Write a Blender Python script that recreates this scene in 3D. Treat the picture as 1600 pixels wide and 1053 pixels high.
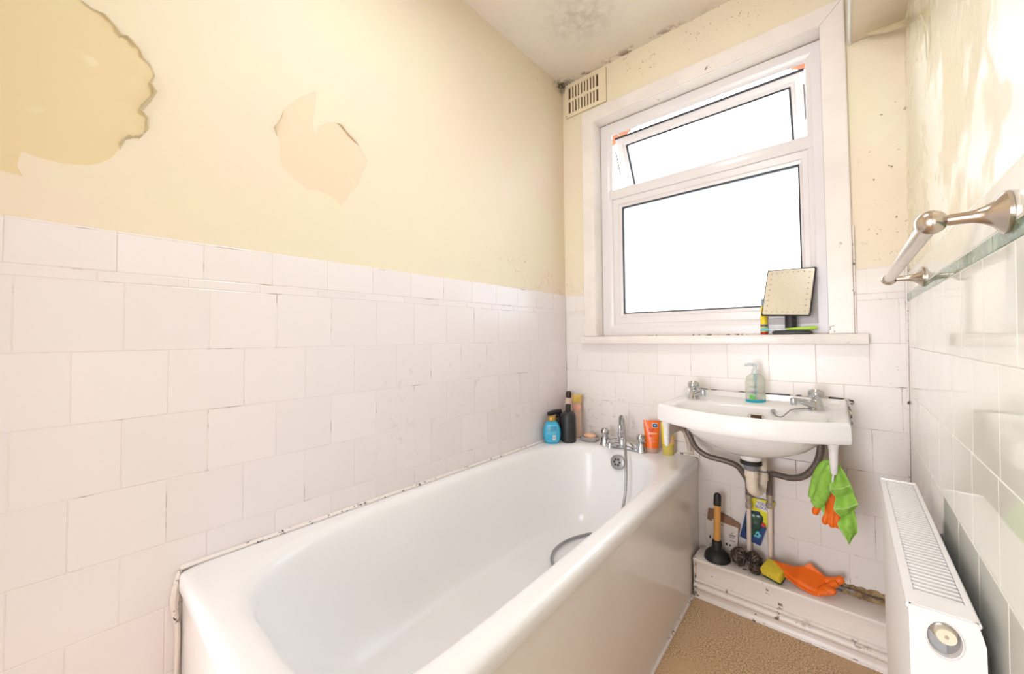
import bpy, bmesh, math, random
import numpy as np
from mathutils import Vector, Matrix
random.seed(7)
PI = math.pi
S = bpy.context.scene
COL = S.collection
for o in list(bpy.data.objects): bpy.data.objects.remove(o, do_unlink=True)

# ------------------------------------------------------------------ camera
FPX, PCX, PCY = 600.46, 809.22, 511.70
YAW, PITCH, ROLL = .7093, .0272, -.0096
CAM = np.array([1.234, -1.8652, 1.10])
_c, _s, _cp, _sp = math.cos(YAW), math.sin(YAW), math.cos(PITCH), math.sin(PITCH)
FW = np.array([-_s*_cp, _c*_cp, _sp]); _r = np.array([_c, _s, 0.0]); _u = np.cross(_r, FW)
R2 = math.cos(ROLL)*_r + math.sin(ROLL)*_u; U2 = -math.sin(ROLL)*_r + math.cos(ROLL)*_u
cd = bpy.data.cameras.new('camera'); cam = bpy.data.objects.new('camera', cd); COL.objects.link(cam)
cd.sensor_width = 36; cd.lens = 36*FPX/1600; cd.shift_x = -(PCX-800)/1600; cd.shift_y = (PCY-526.5)/1600
cd.clip_start = .01
cam.matrix_world = Matrix(((R2[0], U2[0], -FW[0], CAM[0]), (R2[1], U2[1], -FW[1], CAM[1]), (R2[2], U2[2], -FW[2], CAM[2]), (0, 0, 0, 1)))
S.camera = cam

def at(px, py, ax, val):
    """point of the room surveyed from the photograph: where the sight line meets the plane ax = val"""
    d = FW + R2*(px-PCX)/FPX - U2*(py-PCY)/FPX
    i = 'xyz'.index(ax); return CAM + d*(val-CAM[i])/d[i]

# ------------------------------------------------------------------ world, lights, exposure
W = bpy.data.worlds.new('world'); S.world = W; W.use_nodes = True
bg = W.node_tree.nodes['Background']; bg.inputs[0].default_value = (.82, .895, 1, 1); bg.inputs[1].default_value = 13.5
def area(name, loc, rot, size, sy, energy, col=(1, 1, 1), shape='RECTANGLE', portal=False):
    l = bpy.data.lights.new(name, 'AREA'); l.shape = shape; l.size = size
    if shape == 'RECTANGLE': l.size_y = sy
    l.energy = energy; l.color = col
    if portal: l.cycles.is_portal = True
    o = bpy.data.objects.new(name, l); COL.objects.link(o); o.location = loc; o.rotation_euler = rot
    return o
area('window_portal', (.69, .30, 1.72), (-PI/2, 0, 0), 1.1, 1.3, 1, portal=True)
area('ceiling_lamp', (.76, -1.30, 2.53), (0, 0, 0), .30, .3, 12.0, (.85, .915, 1), 'DISK')
area('hall_fill_light', (.60, -4.30, .95), (PI/2, 0, 0), 1.1, 1.8, 92.0, (.89, .915, 1))  # added fill from behind the camera, no such lamp is seen
S.view_settings.view_transform = 'Standard'; S.view_settings.look = 'None'
S.view_settings.gamma = 1; S.view_settings.use_curve_mapping = False
S.view_settings.exposure = -0.27

# ------------------------------------------------------------------ materials
def lin(c):
    return tuple(((v/255)/12.92 if v/255 <= .04045 else ((v/255+.055)/1.055)**2.4) for v in c) + (1,)
class NT:
    def __init__(s, name):
        s.m = bpy.data.materials.new(name); s.m.use_nodes = True; s.t = s.m.node_tree
        s.b = s.t.nodes['Principled BSDF']; s.out = s.t.nodes['Material Output']; s._p = None
    def n(s, typ, props=None, **inp):
        x = s.t.nodes.new(typ)
        for k, v in (props or {}).items(): setattr(x, k, v)
        for k, v in inp.items(): s.set(x, k, v)
        return x
    def set(s, node, key, v):
        k = int(key[1:]) if key[0] == 'i' and key[1:].isdigit() else key
        sock = node.inputs[k]
        if isinstance(v, bpy.types.NodeSocket): s.t.links.new(v, sock)
        else: sock.default_value = v
    def pos(s):
        if not s._p:
            g = s.n('ShaderNodeNewGeometry'); s._g = g.outputs['Position']
            s._p = s.n('ShaderNodeSeparateXYZ', i0=s._g).outputs
        return s._p
    def P(s): s.pos(); return s._g
    def noise(s, scale, detail=4, rough=.55, vec=None):
        x = s.n('ShaderNodeTexNoise', i0=vec or s.P()); x.inputs['Scale'].default_value = scale
        x.inputs['Detail'].default_value = detail; x.inputs['Roughness'].default_value = rough
        return x.outputs[0]
    def rng(s, v, a, b, c=0., d=1.):
        x = s.n('ShaderNodeMapRange', {'interpolation_type': 'SMOOTHSTEP'}, i0=v, i1=a, i2=b, i3=c, i4=d); return x.outputs[0]
    def math(s, op, a, b=0.): return s.n('ShaderNodeMath', {'operation': op}, i0=a, i1=b).outputs[0]
    def mul(s, *a):
        r = a[0]
        for q in a[1:]: r = s.math('MULTIPLY', r, q)
        return r
    def band(s, v, a, b, c, d): return s.mul(s.rng(v, a, b), s.rng(v, c, d, 1., 0.))
    def mix(s, f, a, b):
        x = s.n('ShaderNodeMix', {'data_type': 'RGBA'}); s.set(x, 'i0', f); s.set(x, 'i6', a); s.set(x, 'i7', b); return x.outputs[2]
    def bump(s, h, strength=.3, dist=.002, prev=None):
        x = s.n('ShaderNodeBump'); x.inputs['Strength'].default_value = strength; x.inputs['Distance'].default_value = dist
        s.set(x, 'Height', h)
        if prev: s.set(x, 'Normal', prev)
        return x.outputs[0]
    def fin(s, col=None, rough=None, metal=None, nrm=None, spec=None):
        for k, v in (('Base Color', col), ('Roughness', rough), ('Metallic', metal), ('Normal', nrm), ('Specular IOR Level', spec)):
            if v is not None: s.set(s.b, k, v)
        return s.m
    def specks(s, col, dark, scale, th, mask, sharp=.03):
        """mould spots: fine noise over a threshold, only inside mask"""
        f = s.rng(s.noise(scale, 5, .6), th, th+sharp)
        return s.mix(s.mul(f, mask), col, dark)
def simple(name, c, rough=.5, metal=0., var=.06, vscale=30, bump=0., bscale=200, bdist=.0006, c2=None, spec=None):
    t = NT(name); a = lin(c); b = lin(c2) if c2 else tuple(v*(1-var) for v in a[:3])+(1,)
    tc = t.n('ShaderNodeTexCoord').outputs['Object']
    col = t.mix(t.rng(t.noise(vscale, 4, .6, tc), .3, .7), a, b)
    nrm = t.bump(t.noise(bscale, 3, .6, tc), bump, bdist) if bump else None
    return t.fin(col, rough, metal, nrm, spec)

# painted plaster, cream with peach and pale cloudy areas, mould spots by the ceiling and corners
def plaster(name, c1, c2, c3, rough=.55, gloss=False):
    t = NT(name); x, y, z = t.pos()
    col = t.mix(t.rng(t.noise(1.7, 3, .5), .42, .62), lin(c1), lin(c2))
    col = t.mix(t.rng(t.noise(3.1, 4, .6), .52, .72), col, lin(c3))
    m1 = t.mul(t.rng(z, 2.35, 2.56), t.rng(y, -.5, -.01))
    m1 = t.mul(m1, t.rng(t.noise(7, 2), .45, .6))
    col = t.specks(col, lin((96, 78, 62)), 95, .62, m1)
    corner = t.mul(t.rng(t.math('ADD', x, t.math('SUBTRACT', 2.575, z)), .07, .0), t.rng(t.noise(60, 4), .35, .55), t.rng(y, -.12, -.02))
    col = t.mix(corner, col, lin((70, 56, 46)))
    m2 = t.mul(t.rng(x, 1.26, 1.33), t.rng(y, -.03, 0.), t.band(z, 1.36, 1.5, 1.8, 2.05))
    col = t.specks(col, lin((120, 104, 88)), 48, .66, m2)
    m3 = t.mul(t.rng(y, -.9, -.35), t.band(z, 1.34, 1.36, 1.42, 1.62), t.rng(t.noise(9, 2), .45, .6))
    col = t.specks(col, lin((150, 136, 112)), 130, .62, m3)
    n = t.bump(t.noise(60, 5, .6), .12, .0015); n = t.bump(t.noise(9, 3), .25, .004, n)
    return t.fin(col, rough, None, n, .3)
M = {}
M['plaster'] = plaster('cream_plaster', (236, 224, 196), (235, 220, 197), (238, 228, 202))
M['plaster_left'] = plaster('cream_plaster_left_wall', (234, 221, 193), (236, 218, 195), (233, 223, 194))
t = NT('exposed_plaster'); col = t.mix(t.rng(t.P() and t.pos()[1], -1.72, -1.45), lin((228, 208, 164)), lin((235, 212, 184)))
col = t.mix(t.rng(t.noise(4, 4), .5, .9), col, lin((230, 214, 178)))
col = t.mix(t.rng(t.noise(9, 2), .66, .72), col, lin((234, 218, 184)))
M['bare'] = t.fin(col, .6, None, t.bump(t.noise(110, 4), .1, .001), .3)
M['flake'] = simple('paint_flake', (243, 229, 196), .5, var=.08)
# glossy old gloss paint on the right wall above the tiles
t = NT('gloss_plaster_right_wall'); x, y, z = t.pos()
col = t.mix(t.rng(t.noise(3, 4), .4, .65), lin((240, 228, 198)), lin((244, 236, 212)))
n = t.bump(t.noise(9, 4, .6), .22, .006); fl = t.mul(t.rng(t.noise(4, 3), .46, .54), t.noise(140, 4, .7)); n = t.bump(fl, .30, .002, n)
rg = t.rng(t.noise(3.3, 3), .44, .58, .06, .42)
M['gloss_plaster'] = t.fin(col, rg, None, n, .5)
# painted wall tiles
def tile_mat(name, c1, c2, rough, scuffs):
    t = NT(name); x, y, z = t.pos()
    oi = t.n('ShaderNodeObjectInfo').outputs['Random']
    col = t.mix(oi, lin(c1), lin(c2))
    for (mask, th, sc, dk) in scuffs(t, x, y, z): col = t.specks(col, lin(dk), sc, th, mask, .05)
    n = t.bump(t.noise(14, 4), .18, .0022); n = t.bump(t.noise(160, 3), .06, .0006, n)
    return t.fin(col, rough, None, n, .5)
def sc_left(t, x, y, z):
    a = t.mul(t.band(y, -1.45, -1.0, -.45, -.15), t.band(z, .58, .68, .98, 1.06), t.rng(t.noise(6, 3), .46, .62))
    b = t.mul(t.rng(y, -1.9, -.9), t.rng(z, 1.3, .5), t.rng(t.noise(11, 3), .55, .66))
    return [(a, .58, 30, (226, 216, 214)), (a, .66, 70, (206, 194, 190))]
def sc_back(t, x, y, z):
    a = t.mul(t.rng(x, .9, 1.3), t.rng(z, 1.05, .4), t.rng(t.noise(7, 3), .42, .6))
    b = t.mul(t.band(x, .02, .1, .45, .62), t.band(z, .56, .6, .74, .86), t.rng(t.noise(8, 3), .4, .58))
    c = t.mul(t.rng(x, 1.27, 1.36), t.rng(t.noise(12, 3), .42, .58))
    e = t.mul(t.rng(z, .32, .18), t.rng(t.noise(10, 3), .4, .55))
    return [(a, .67, 75, (176, 158, 144)), (b, .57, 46, (216, 202, 192)), (b, .66, 120, (190, 168, 154)), (c, .66, 60, (132, 116, 104)), (e, .64, 80, (170, 146, 128))]
M['tile_left'] = tile_mat('white_painted_tile_left', (238, 229, 227), (234, 225, 223), .24, sc_left)
M['tile_back'] = tile_mat('white_painted_tile_back', (238, 230, 224), (235, 226, 219), .30, sc_back)
t = NT('cream_green_glazed_tile'); oi = t.n('ShaderNodeObjectInfo').outputs['Random']
col = t.mix(oi, lin((247, 244, 232)), lin((243, 241, 229)))
M['tile_right'] = t.fin(col, .05, None, t.bump(t.noise(5, 2), .06, .003), .55)
t = NT('green_border_tile'); col = t.mix(t.rng(t.noise(22, 5, .65), .35, .65), lin((92, 126, 102)), lin((146, 172, 148)))
M['tile_green'] = t.fin(col, .06, None, None, .6)
def grout(name, c, dark, th):
    t = NT(name); m = t.rng(t.noise(9, 4, .6), th, th+.12)
    return t.fin(t.mix(m, lin(c), lin(dark)), .7)
M['grout_left'] = grout('grout_left', (230, 219, 212), (168, 148, 134), .55)
M['grout_back'] = grout('grout_back', (224, 212, 202), (98, 80, 70), .54)
M['grout_right'] = simple('grout_right', (238, 234, 220), .6)
t = NT('ceiling_paint'); x, y, z = t.pos()
col = t.mix(t.rng(t.noise(2.2, 4), .4, .65), lin((238, 226, 208)), lin((230, 219, 203)))
d = t.n('ShaderNodeVectorMath', {'operation': 'DISTANCE'}, i0=t.P(), i1=(.34, -.36, 2.575)).outputs['Value']
col = t.mix(t.mul(t.rng(d, .26, .0), t.rng(t.noise(22, 5, .65), .25, .75), .5), col, lin((142, 128, 118)))
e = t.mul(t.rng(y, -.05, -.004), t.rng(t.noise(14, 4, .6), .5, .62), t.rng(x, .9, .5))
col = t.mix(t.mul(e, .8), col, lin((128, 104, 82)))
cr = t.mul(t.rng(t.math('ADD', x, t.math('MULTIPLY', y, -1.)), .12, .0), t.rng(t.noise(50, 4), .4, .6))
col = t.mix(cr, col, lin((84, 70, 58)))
M['ceiling'] = t.fin(col, .6, None, t.bump(t.noise(40, 4), .12, .002), .3)
t = NT('floor_carpet'); col = t.mix(t.rng(t.noise(190, 3, .75), .40, .60), lin((170, 136, 102)), lin((240, 206, 166)))
col = t.mix(t.rng(t.noise(7, 4), .45, .7), col, lin((214, 180, 142)))
M['floor'] = t.fin(col, .85, None, t.bump(t.noise(420, 3, .7), .6, .002), .2)
def chippy(name, c, dark, rough=.35, th=.66, sc=24):
    t = NT(name); m = t.mul(t.rng(t.noise(sc, 6, .62), th, th+.03), t.rng(t.noise(3.5, 2), .42, .6))
    return t.fin(t.mix(m, t.mix(t.rng(t.noise(5, 3), .4, .7), lin(c), lin(tuple(int(v*.965) for v in c))), lin(dark)), rough, None, t.bump(t.noise(30, 4), .15, .002))
M['trim'] = chippy('white_gloss_woodwork', (240, 230, 222), (130, 112, 98), .28)
M['boxing'] = chippy('white_painted_boxing', (245, 233, 225), (130, 104, 84), .4, .62)
M['skirt'] = chippy('white_painted_skirting', (242, 230, 221), (120, 92, 70), .3, .60)
M['underside'] = simple('bulkhead_underside', (232, 216, 190), .6, var=.06, vscale=5)
M['bulkhead'] = simple('bulkhead_paint', (243, 236, 218), .4)
M['upvc'] = simple('white_upvc', (230, 223, 221), .25, var=.03, vscale=6)
M['gasket'] = simple('black_gasket', (42, 42, 46), .5)
M['vent'] = simple('painted_vent_plastic', (240, 224, 192), .45)
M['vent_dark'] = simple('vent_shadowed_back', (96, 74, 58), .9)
M['brick'] = simple('orange_brick', (196, 118, 80), .85, c2=(168, 92, 62), vscale=14, bump=.5, bscale=60, bdist=.004)
M['brick_dark'] = simple('weathered_brick', (150, 120, 118), .85, c2=(108, 88, 90), vscale=14, bump=.5, bscale=60, bdist=.004)
M['mortar_ground'] = simple('outside_ground', (128, 130, 120), .9)
M['mortar'] = simple('pale_mortar', (214, 202, 190), .9)
t = NT('frosted_glass')
tr = t.n('ShaderNodeBsdfTransparent', i0=(.94, .96, .97, 1)); tl = t.n('ShaderNodeBsdfTranslucent', i0=(.97, .98, 1, 1)); gl = t.n('ShaderNodeBsdfGlossy'); gl.inputs['Roughness'].default_value = .12
mx = t.n('ShaderNodeMixShader', i0=.45); t.set(mx, 'i1', tr.outputs[0]); t.set(mx, 'i2', tl.outputs[0])
fr = t.n('ShaderNodeFresnel'); fr.inputs[0].default_value = 1.45
m2 = t.n('ShaderNodeMixShader'); t.set(m2, 'i0', fr.outputs[0]); t.set(m2, 'i1', mx.outputs[0]); t.set(m2, 'i2', gl.outputs[0])
t.t.links.new(m2.outputs[0], t.out.inputs[0]); M['frosted'] = t.m
def clear(name, c, amount, rough=.08):
    t = NT(name); t.b.inputs['Base Color'].default_value = lin(c); t.b.inputs['Roughness'].default_value = rough
    tr = t.n('ShaderNodeBsdfTransparent', i0=lin(c)); mx = t.n('ShaderNodeMixShader', i0=amount)
    t.set(mx, 'i1', t.b.outputs[0]); t.set(mx, 'i2', tr.outputs[0]); t.t.links.new(mx.outputs[0], t.out.inputs[0]); return t.m
M['enamel'] = simple('white_bath_enamel', (246, 243, 242), .24, var=.02, vscale=3)
M['ceramic'] = simple('white_ceramic', (243, 239, 236), .15, var=.02, vscale=4)
t = NT('bath_panel_plastic'); n = t.bump(t.noise(7, 3), .2, .004); n = t.bump(t.noise(45, 4), .05, .001, n)
M['panel'] = t.fin(t.mix(t.rng(t.noise(3, 4), .35, .7), lin((244, 236, 231)), lin((240, 231, 225))), .17, None, n, .5)
def sealant(name, c, dark, th, sc=70):
    t = NT(name); m = t.mul(t.rng(t.noise(sc, 4, .6), th, th+.03), t.rng(t.noise(9, 3), .44, .54))
    return t.fin(t.mix(m, lin(c), lin(dark)), .4)
M['sealant'] = sealant('mouldy_white_sealant', (240, 230, 224), (30, 26, 24), .60)
M['crack_heavy'] = sealant('black_split_sealant', (226, 212, 200), (40, 33, 29), .47, 40)
M['crack'] = sealant('black_cracked_sealant', (236, 224, 214), (44, 36, 32), .56, 55)
M['chrome'] = simple('chrome', (206, 207, 210), .10, 1., var=.04)
M['nickel'] = simple('brushed_nickel', (205, 192, 178), .22, 1., var=.05)
M['steel'] = simple('steel_hose', (160, 158, 157), .34, .75, var=.1)
M['flexi'] = simple('grey_braided_hose', (128, 116, 108), .42, .35, var=.3, vscale=120, bump=.5, bscale=300)
M['brass'] = simple('tarnished_fitting', (204, 188, 172), .4, .6, var=.3, vscale=60)
M['pipe'] = chippy('painted_copper_pipe', (236, 216, 202), (120, 92, 76), .4, .64, 60)
M['trap'] = chippy('cream_plastic_trap', (232, 216, 196), (130, 106, 86), .35, .66, 50)
M['grey_plastic'] = simple('grey_plastic', (128, 128, 134), .4)
M['bracket'] = chippy('painted_cast_bracket', (228, 212, 196), (110, 84, 66), .4, .66, 40)
M['black'] = simple('black_plastic', (44, 44, 46), .38)
M['rubber'] = simple('black_rubber', (34, 33, 34), .5, var=.15)
M['wood'] = simple('varnished_wood_handle', (236, 172, 92), .35, var=.12, vscale=40)
M['white'] = simple('white_print', (242, 238, 234), .5)
M['grey'] = simple('grey_print', (110, 110, 114), .5)
M['blue'] = simple('turquoise_bottle', (58, 176, 214), .25, var=.05)
M['blue_label'] = simple('pale_label_line', (150, 212, 228), .4)
M['gold'] = simple('gold_cap', (188, 150, 72), .3, .5)
M['yellow_cap'] = simple('translucent_yellow_cap', (222, 182, 92), .35)
M['peach'] = clear('peach_gel_bottle', (252, 226, 206), .35)
M['brown'] = simple('dark_brown_cap', (60, 40, 30), .45)
M['glass_dish'] = clear('smoky_glass', (222, 216, 214), .55, .05)
M['soap'] = simple('peach_soap', (250, 196, 158), .4)
M['orange_tube'] = simple('orange_tube', (240, 98, 24), .28, var=.06, c2=(240, 120, 20), vscale=8)
M['tube_end'] = clear('clear_tube_cap', (240, 200, 180), .45)
M['navy'] = simple('navy_badge', (36, 48, 110), .35)
M['salmon'] = simple('salmon_print', (250, 176, 150), .4)
M['yellow_tube'] = simple('yellow_tube', (242, 214, 24), .3)
M['yellow_gel'] = clear('yellow_gel', (236, 218, 110), .3)
M['soap_body'] = clear('clear_soap_bottle', (238, 238, 230), .70, .06)
M['soap_liquid'] = clear('blue_soap', (40, 184, 208), .15)
M['leaf'] = simple('leaf_print', (96, 190, 60), .4)
M['pump'] = clear('clear_pump', (232, 236, 234), .4)
M['lime'] = simple('lime_plastic', (172, 212, 40), .35)
M['aqua'] = simple('aqua_bristles', (110, 196, 214), .5)
M['dustblue'] = simple('grey_blue_cap', (140, 160, 176), .5)
M['red'] = simple('red_print', (206, 52, 48), .45)
t = NT('mirror_glass'); M['mirror'] = t.fin(t.mix(t.rng(t.noise(160, 4), .5, .75), lin((236, 230, 212)), lin((222, 214, 194))), .22, .55)  # beige of the reflected room painted into the base colour
M['led'] = simple('mirror_lamp_dot', (112, 104, 92), .4)
def cloth(name, c, c2, sc=320):
    t = NT(name); tc = t.n('ShaderNodeTexCoord').outputs['Object']
    return t.fin(t.mix(t.rng(t.noise(60, 4, .6, tc), .3, .7), lin(c), lin(c2)), .9, None, t.bump(t.noise(sc, 3, .7, tc), .7, .0025), .15)
M['green_cloth'] = cloth('green_microfibre', (166, 214, 98), (146, 200, 78))
M['green_hem'] = cloth('pale_green_hem', (190, 224, 142), (170, 212, 120))
M['orange_glove'] = simple('orange_rubber', (255, 116, 10), .45, var=.06, vscale=20, bump=.15, bscale=120)
M['sponge'] = simple('yellow_sponge', (240, 214, 66), .9, var=.12, vscale=90, bump=.8, bscale=160, bdist=.003)
M['scour'] = simple('green_scourer', (40, 74, 52), .95)
M['wool'] = simple('steel_wool', (120, 108, 98), .4, .7, var=.5, vscale=120)
M['paper'] = chippy('white_paper_packet', (226, 214, 206), (150, 130, 118), .6, .6, 30)
M['card'] = simple('brown_card', (150, 112, 88), .7, var=.2, vscale=30)
M['pack_blue'] = simple('navy_packet', (40, 62, 120), .3, c2=(52, 84, 134), vscale=20)
M['pack_green'] = simple('green_blister', (44, 92, 66), .2, c2=(50, 66, 72), vscale=26)
M['pack_yellow'] = simple('yellow_packet', (230, 222, 40), .4)
M['cyan'] = simple('cyan_print', (110, 196, 220), .4)
M['rad'] = simple('white_radiator_enamel', (246, 242, 240), .16, var=.015)
M['rad_front'] = simple('satin_radiator_enamel', (248, 244, 241), .5, var=.015, spec=.15)
M['rad_dark'] = simple('radiator_inside', (150, 146, 142), .7)
M['rad_hole'] = simple('grey_valve_body', (168, 168, 170), .45)
M['ivory'] = simple('aged_ivory_plastic', (238, 226, 200), .4)
M['rot'] = simple('rotten_filler', (120, 92, 66), .9, c2=(176, 150, 110), vscale=50, bump=.7, bscale=80, bdist=.004)
M['grey_floor'] = simple('pale_floor', (206, 206, 204), .6)
M['door'] = simple('white_door_paint', (238, 232, 224), .35)

# ------------------------------------------------------------------ mesh helpers (all build in room coordinates)
def nb(): return bmesh.new()
def box(bm, x0, y0, z0, x1, y1, z1):
    v = [bm.verts.new((x, y, z)) for z in (z0, z1) for y in (y0, y1) for x in (x0, x1)]
    for f in ((0, 2, 3, 1), (4, 5, 7, 6), (0, 1, 5, 4), (2, 6, 7, 3), (0, 4, 6, 2), (1, 3, 7, 5)): bm.faces.new([v[i] for i in f])
    return v
def rbox(bm, x0, y0, z0, x1, y1, z1, r=.003, seg=2):
    b = nb(); box(b, x0, y0, z0, x1, y1, z1)
    bmesh.ops.bevel(b, geom=b.edges[:], offset=r, segments=seg, affect='EDGES', profile=.5)
    me = bpy.data.meshes.new('t'); b.to_mesh(me); b.free(); bm.from_mesh(me); bpy.data.meshes.remove(me)
def loft(bm, rings, closed=True, cap0=True, cap1=True):
    R = [[bm.verts.new(p) for p in r] for r in rings]; n = len(R[0])
    for a, b in zip(R, R[1:]):
        for i in range(n if closed else n-1):
            j = (i+1) % n; bm.faces.new((a[i], a[j], b[j], b[i]))
    if cap0: bm.faces.new(R[0][::-1])
    if cap1: bm.faces.new(R[-1])
    return R
def lathe(bm, prof, c, seg=28, sx=1, sy=1, rot=0, cap0=True, cap1=True):
    rings = []
    for r, z in prof:
        ring = []
        for i in range(seg):
            a = 2*PI*i/seg; x, y = r*sx*math.cos(a), r*sy*math.sin(a)
            ring.append((c[0]+x*math.cos(rot)-y*math.sin(rot), c[1]+x*math.sin(rot)+y*math.cos(rot), c[2]+z))
        rings.append(ring)
    loft(bm, rings, True, cap0, cap1)
def spline(pts, n=8):
    P = [Vector(p) for p in pts]; out = []
    for i in range(len(P)-1):
        p0, p1, p2, p3 = P[max(i-1, 0)], P[i], P[i+1], P[min(i+2, len(P)-1)]
        for k in range(n):
            t = k/n; out.append(.5*((2*p1)+(p2-p0)*t+(2*p0-5*p1+4*p2-p3)*t*t+(3*p1-p0-3*p2+p3)*t**3))
    out.append(P[-1]); return out
def tube(bm, pts, r, seg=10, smooth=0, cap=True, flat=1.0, side=None):
    P = spline(pts, smooth) if smooth else [Vector(p) for p in pts]
    n = len(P); rr = r if callable(r) else ((lambda t: r) if not isinstance(r, (list, tuple)) else (lambda t: float(np.interp(t, np.linspace(0, 1, len(r)), r))))
    up = Vector(side) if side else None; rings = []
    T0 = (P[1]-P[0]).normalized()
    N = up if up else (Vector((0, 0, 1)) if abs(T0.z) < .9 else Vector((1, 0, 0)))
    N = (N - T0*N.dot(T0)).normalized()
    for i in range(n):
        T = (P[min(i+1, n-1)]-P[max(i-1, 0)]).normalized()
        N = (N - T*N.dot(T)).normalized(); B = T.cross(N); q = rr(i/(n-1))
        rings.append([P[i]+(N*math.cos(2*PI*k/seg)+B*math.sin(2*PI*k/seg)*flat)*q for k in range(seg)])
    loft(bm, rings, True, cap, cap)
def ball(bm, c, r, sx=1, sy=1, sz=1, u=14, v=9):
    d = bmesh.ops.create_uvsphere(bm, u_segments=u, v_segments=v, radius=r)
    for q in d['verts']: q.co = Vector((q.co.x*sx+c[0], q.co.y*sy+c[1], q.co.z*sz+c[2]))
def disc(bm, c, n, r, h, seg=24):
    n = Vector(n).normalized(); tube(bm, [Vector(c), Vector(c)+n*h], r, seg)
def poly_slab(bm, pts, off):
    a = [bm.verts.new(p) for p in pts]; b = [bm.verts.new(Vector(p)+Vector(off)) for p in pts]
    bm.faces.new(a); bm.faces.new(b[::-1])
    for i in range(len(a)):
        j = (i+1) % len(a); bm.faces.new((a[j], a[i], b[i], b[j]))
def wloc(o):
    v = Vector((0, 0, 0))
    while o: v = v+o.location; o = o.parent
    return v
def obj(name, bm, mat, parent=None, origin=None, smooth=True, angle=35):
    if isinstance(bm, bpy.types.Mesh): me = bm
    else:
        bmesh.ops.recalc_face_normals(bm, faces=bm.faces[:]); me = bpy.data.meshes.new(name); bm.to_mesh(me); bm.free()
    pw = wloc(parent); og = Vector(origin) if origin is not None else pw
    me.transform(Matrix.Translation(-og))
    me.materials.clear(); me.materials.append(M[mat] if isinstance(mat, str) else mat)
    if smooth:
        me.shade_smooth()
        try: me.set_sharp_from_angle(angle=math.radians(angle))
        except Exception: pass
    else: me.shade_flat()
    o = bpy.data.objects.new(name, me); COL.objects.link(o); o.parent = parent; o.location = og-pw
    return o
def tag(o, label=None, cat=None, group=None, kind=None):
    for k, v in (('label', label), ('category', cat), ('group', group), ('kind', kind)):
        if v: o[k] = v
    return o
def thing(name, label, cat, loc, group=None, kind=None):
    o = bpy.data.objects.new(name, None); COL.objects.link(o); o.location = loc; o.empty_display_size = .05
    return tag(o, label, cat, group, kind)
def bake(o):
    bpy.context.view_layer.update()
    dg = bpy.context.evaluated_depsgraph_get(); return bpy.data.meshes.new_from_object(o.evaluated_get(dg), depsgraph=dg)
def remesh(bm, voxel, smooth=6, disp=0, dscale=.02):
    """fuse overlapping pieces into one continuous skin"""
    me = bpy.data.meshes.new('t'); bm.to_mesh(me); bm.free(); o = bpy.data.objects.new('t', me); COL.objects.link(o)
    r = o.modifiers.new('r', 'REMESH'); r.mode = 'VOXEL'; r.voxel_size = voxel
    if smooth: s = o.modifiers.new('s', 'SMOOTH'); s.iterations = smooth; s.factor = .5
    m = bake(o); bpy.data.objects.remove(o); return m
def sheet(bm, outer, holes, thick, fn):
    """flat sheet with holes; outline points (u, v), fn maps (u, v, w) into the room"""
    cu = bpy.data.curves.new('t', 'CURVE'); cu.dimensions = '2D'; cu.fill_mode = 'BOTH'; cu.extrude = thick/2
    for pl in [outer]+holes:
        s = cu.splines.new('POLY'); s.points.add(len(pl)-1); s.use_cyclic_u = True
        for p, q in zip(s.points, pl): p.co = (q[0], q[1], 0, 1)
    o = bpy.data.objects.new('t', cu); COL.objects.link(o); me = bake(o); bpy.data.objects.remove(o)
    for v in me.vertices: v.co = Vector(fn(v.co.x, v.co.y, v.co.z))
    bm.from_mesh(me); bpy.data.meshes.remove(me)
def text(name, s, size, mat, parent, fn, extrude=.0003):
    cu = bpy.data.curves.new('t', 'FONT'); cu.body = s; cu.size = size; cu.align_x = 'CENTER'; cu.align_y = 'CENTER'; cu.extrude = extrude
    o = bpy.data.objects.new('t', cu); COL.objects.link(o); me = bake(o); bpy.data.objects.remove(o)
    for v in me.vertices: v.co = Vector(fn(v.co.x, v.co.y, v.co.z))
    return obj(name, me, mat, parent, smooth=False)

# ------------------------------------------------------------------ room shell
WX, YF, CH = 1.387, -2.5, 2.575
LEAN = .0145
def wx(z): return WX+LEAN*(z-.84)
def wall(name): return thing(name, None, None, (0, 0, 0), kind='structure')
wl = tag(obj('wall_left', (lambda b: (box(b, -.16, YF, -.1, -.0056, .2, CH+.1), b)[1])(nb()), 'bare', None, (0, 0, 0), False), 'left wall of cream paint peeling above white painted tiles', None, kind='structure')
# paint skin with two peeled patches
p1 = [(124, -40), (124, 0), (144, 16), (164, 24), (178, 40), (190, 56), (200, 58), (211, 70), (220, 82), (223, 92), (232, 100), (238, 112), (240, 120), (236, 131), (243, 143), (239, 150), (232, 160), (220, 172), (230, 184), (229, 200), (222, 207), (216, 214), (206, 213), (194, 216), (186, 232), (178, 243), (168, 250), (152, 256), (136, 258), (114, 257), (92, 254), (60, 246), (34, 236), (29, 248), (26, 260), (36, 276), (14, 270), (0, 266), (-60, 262), (-90, 100), (-60, -40)]
p2 = [(494, 143), (476, 149), (460, 157), (446, 170), (440, 188), (430, 200), (435, 214), (438, 228), (437, 246), (442, 262), (460, 280), (480, 296), (497, 298), (516, 306), (525, 312), (532, 322), (540, 313), (546, 304), (558, 292), (566, 274), (574, 252), (568, 240), (560, 228), (550, 216), (540, 206), (533, 196), (524, 192), (514, 191), (504, 194), (497, 200), (492, 210), (489, 196), (490, 180), (493, 160)]
def onwall(pl): return [tuple(at(px, py, 'x', -.005)[1:]) for px, py in pl]
h1, h2 = onwall(p1), onwall(p2)
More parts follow.
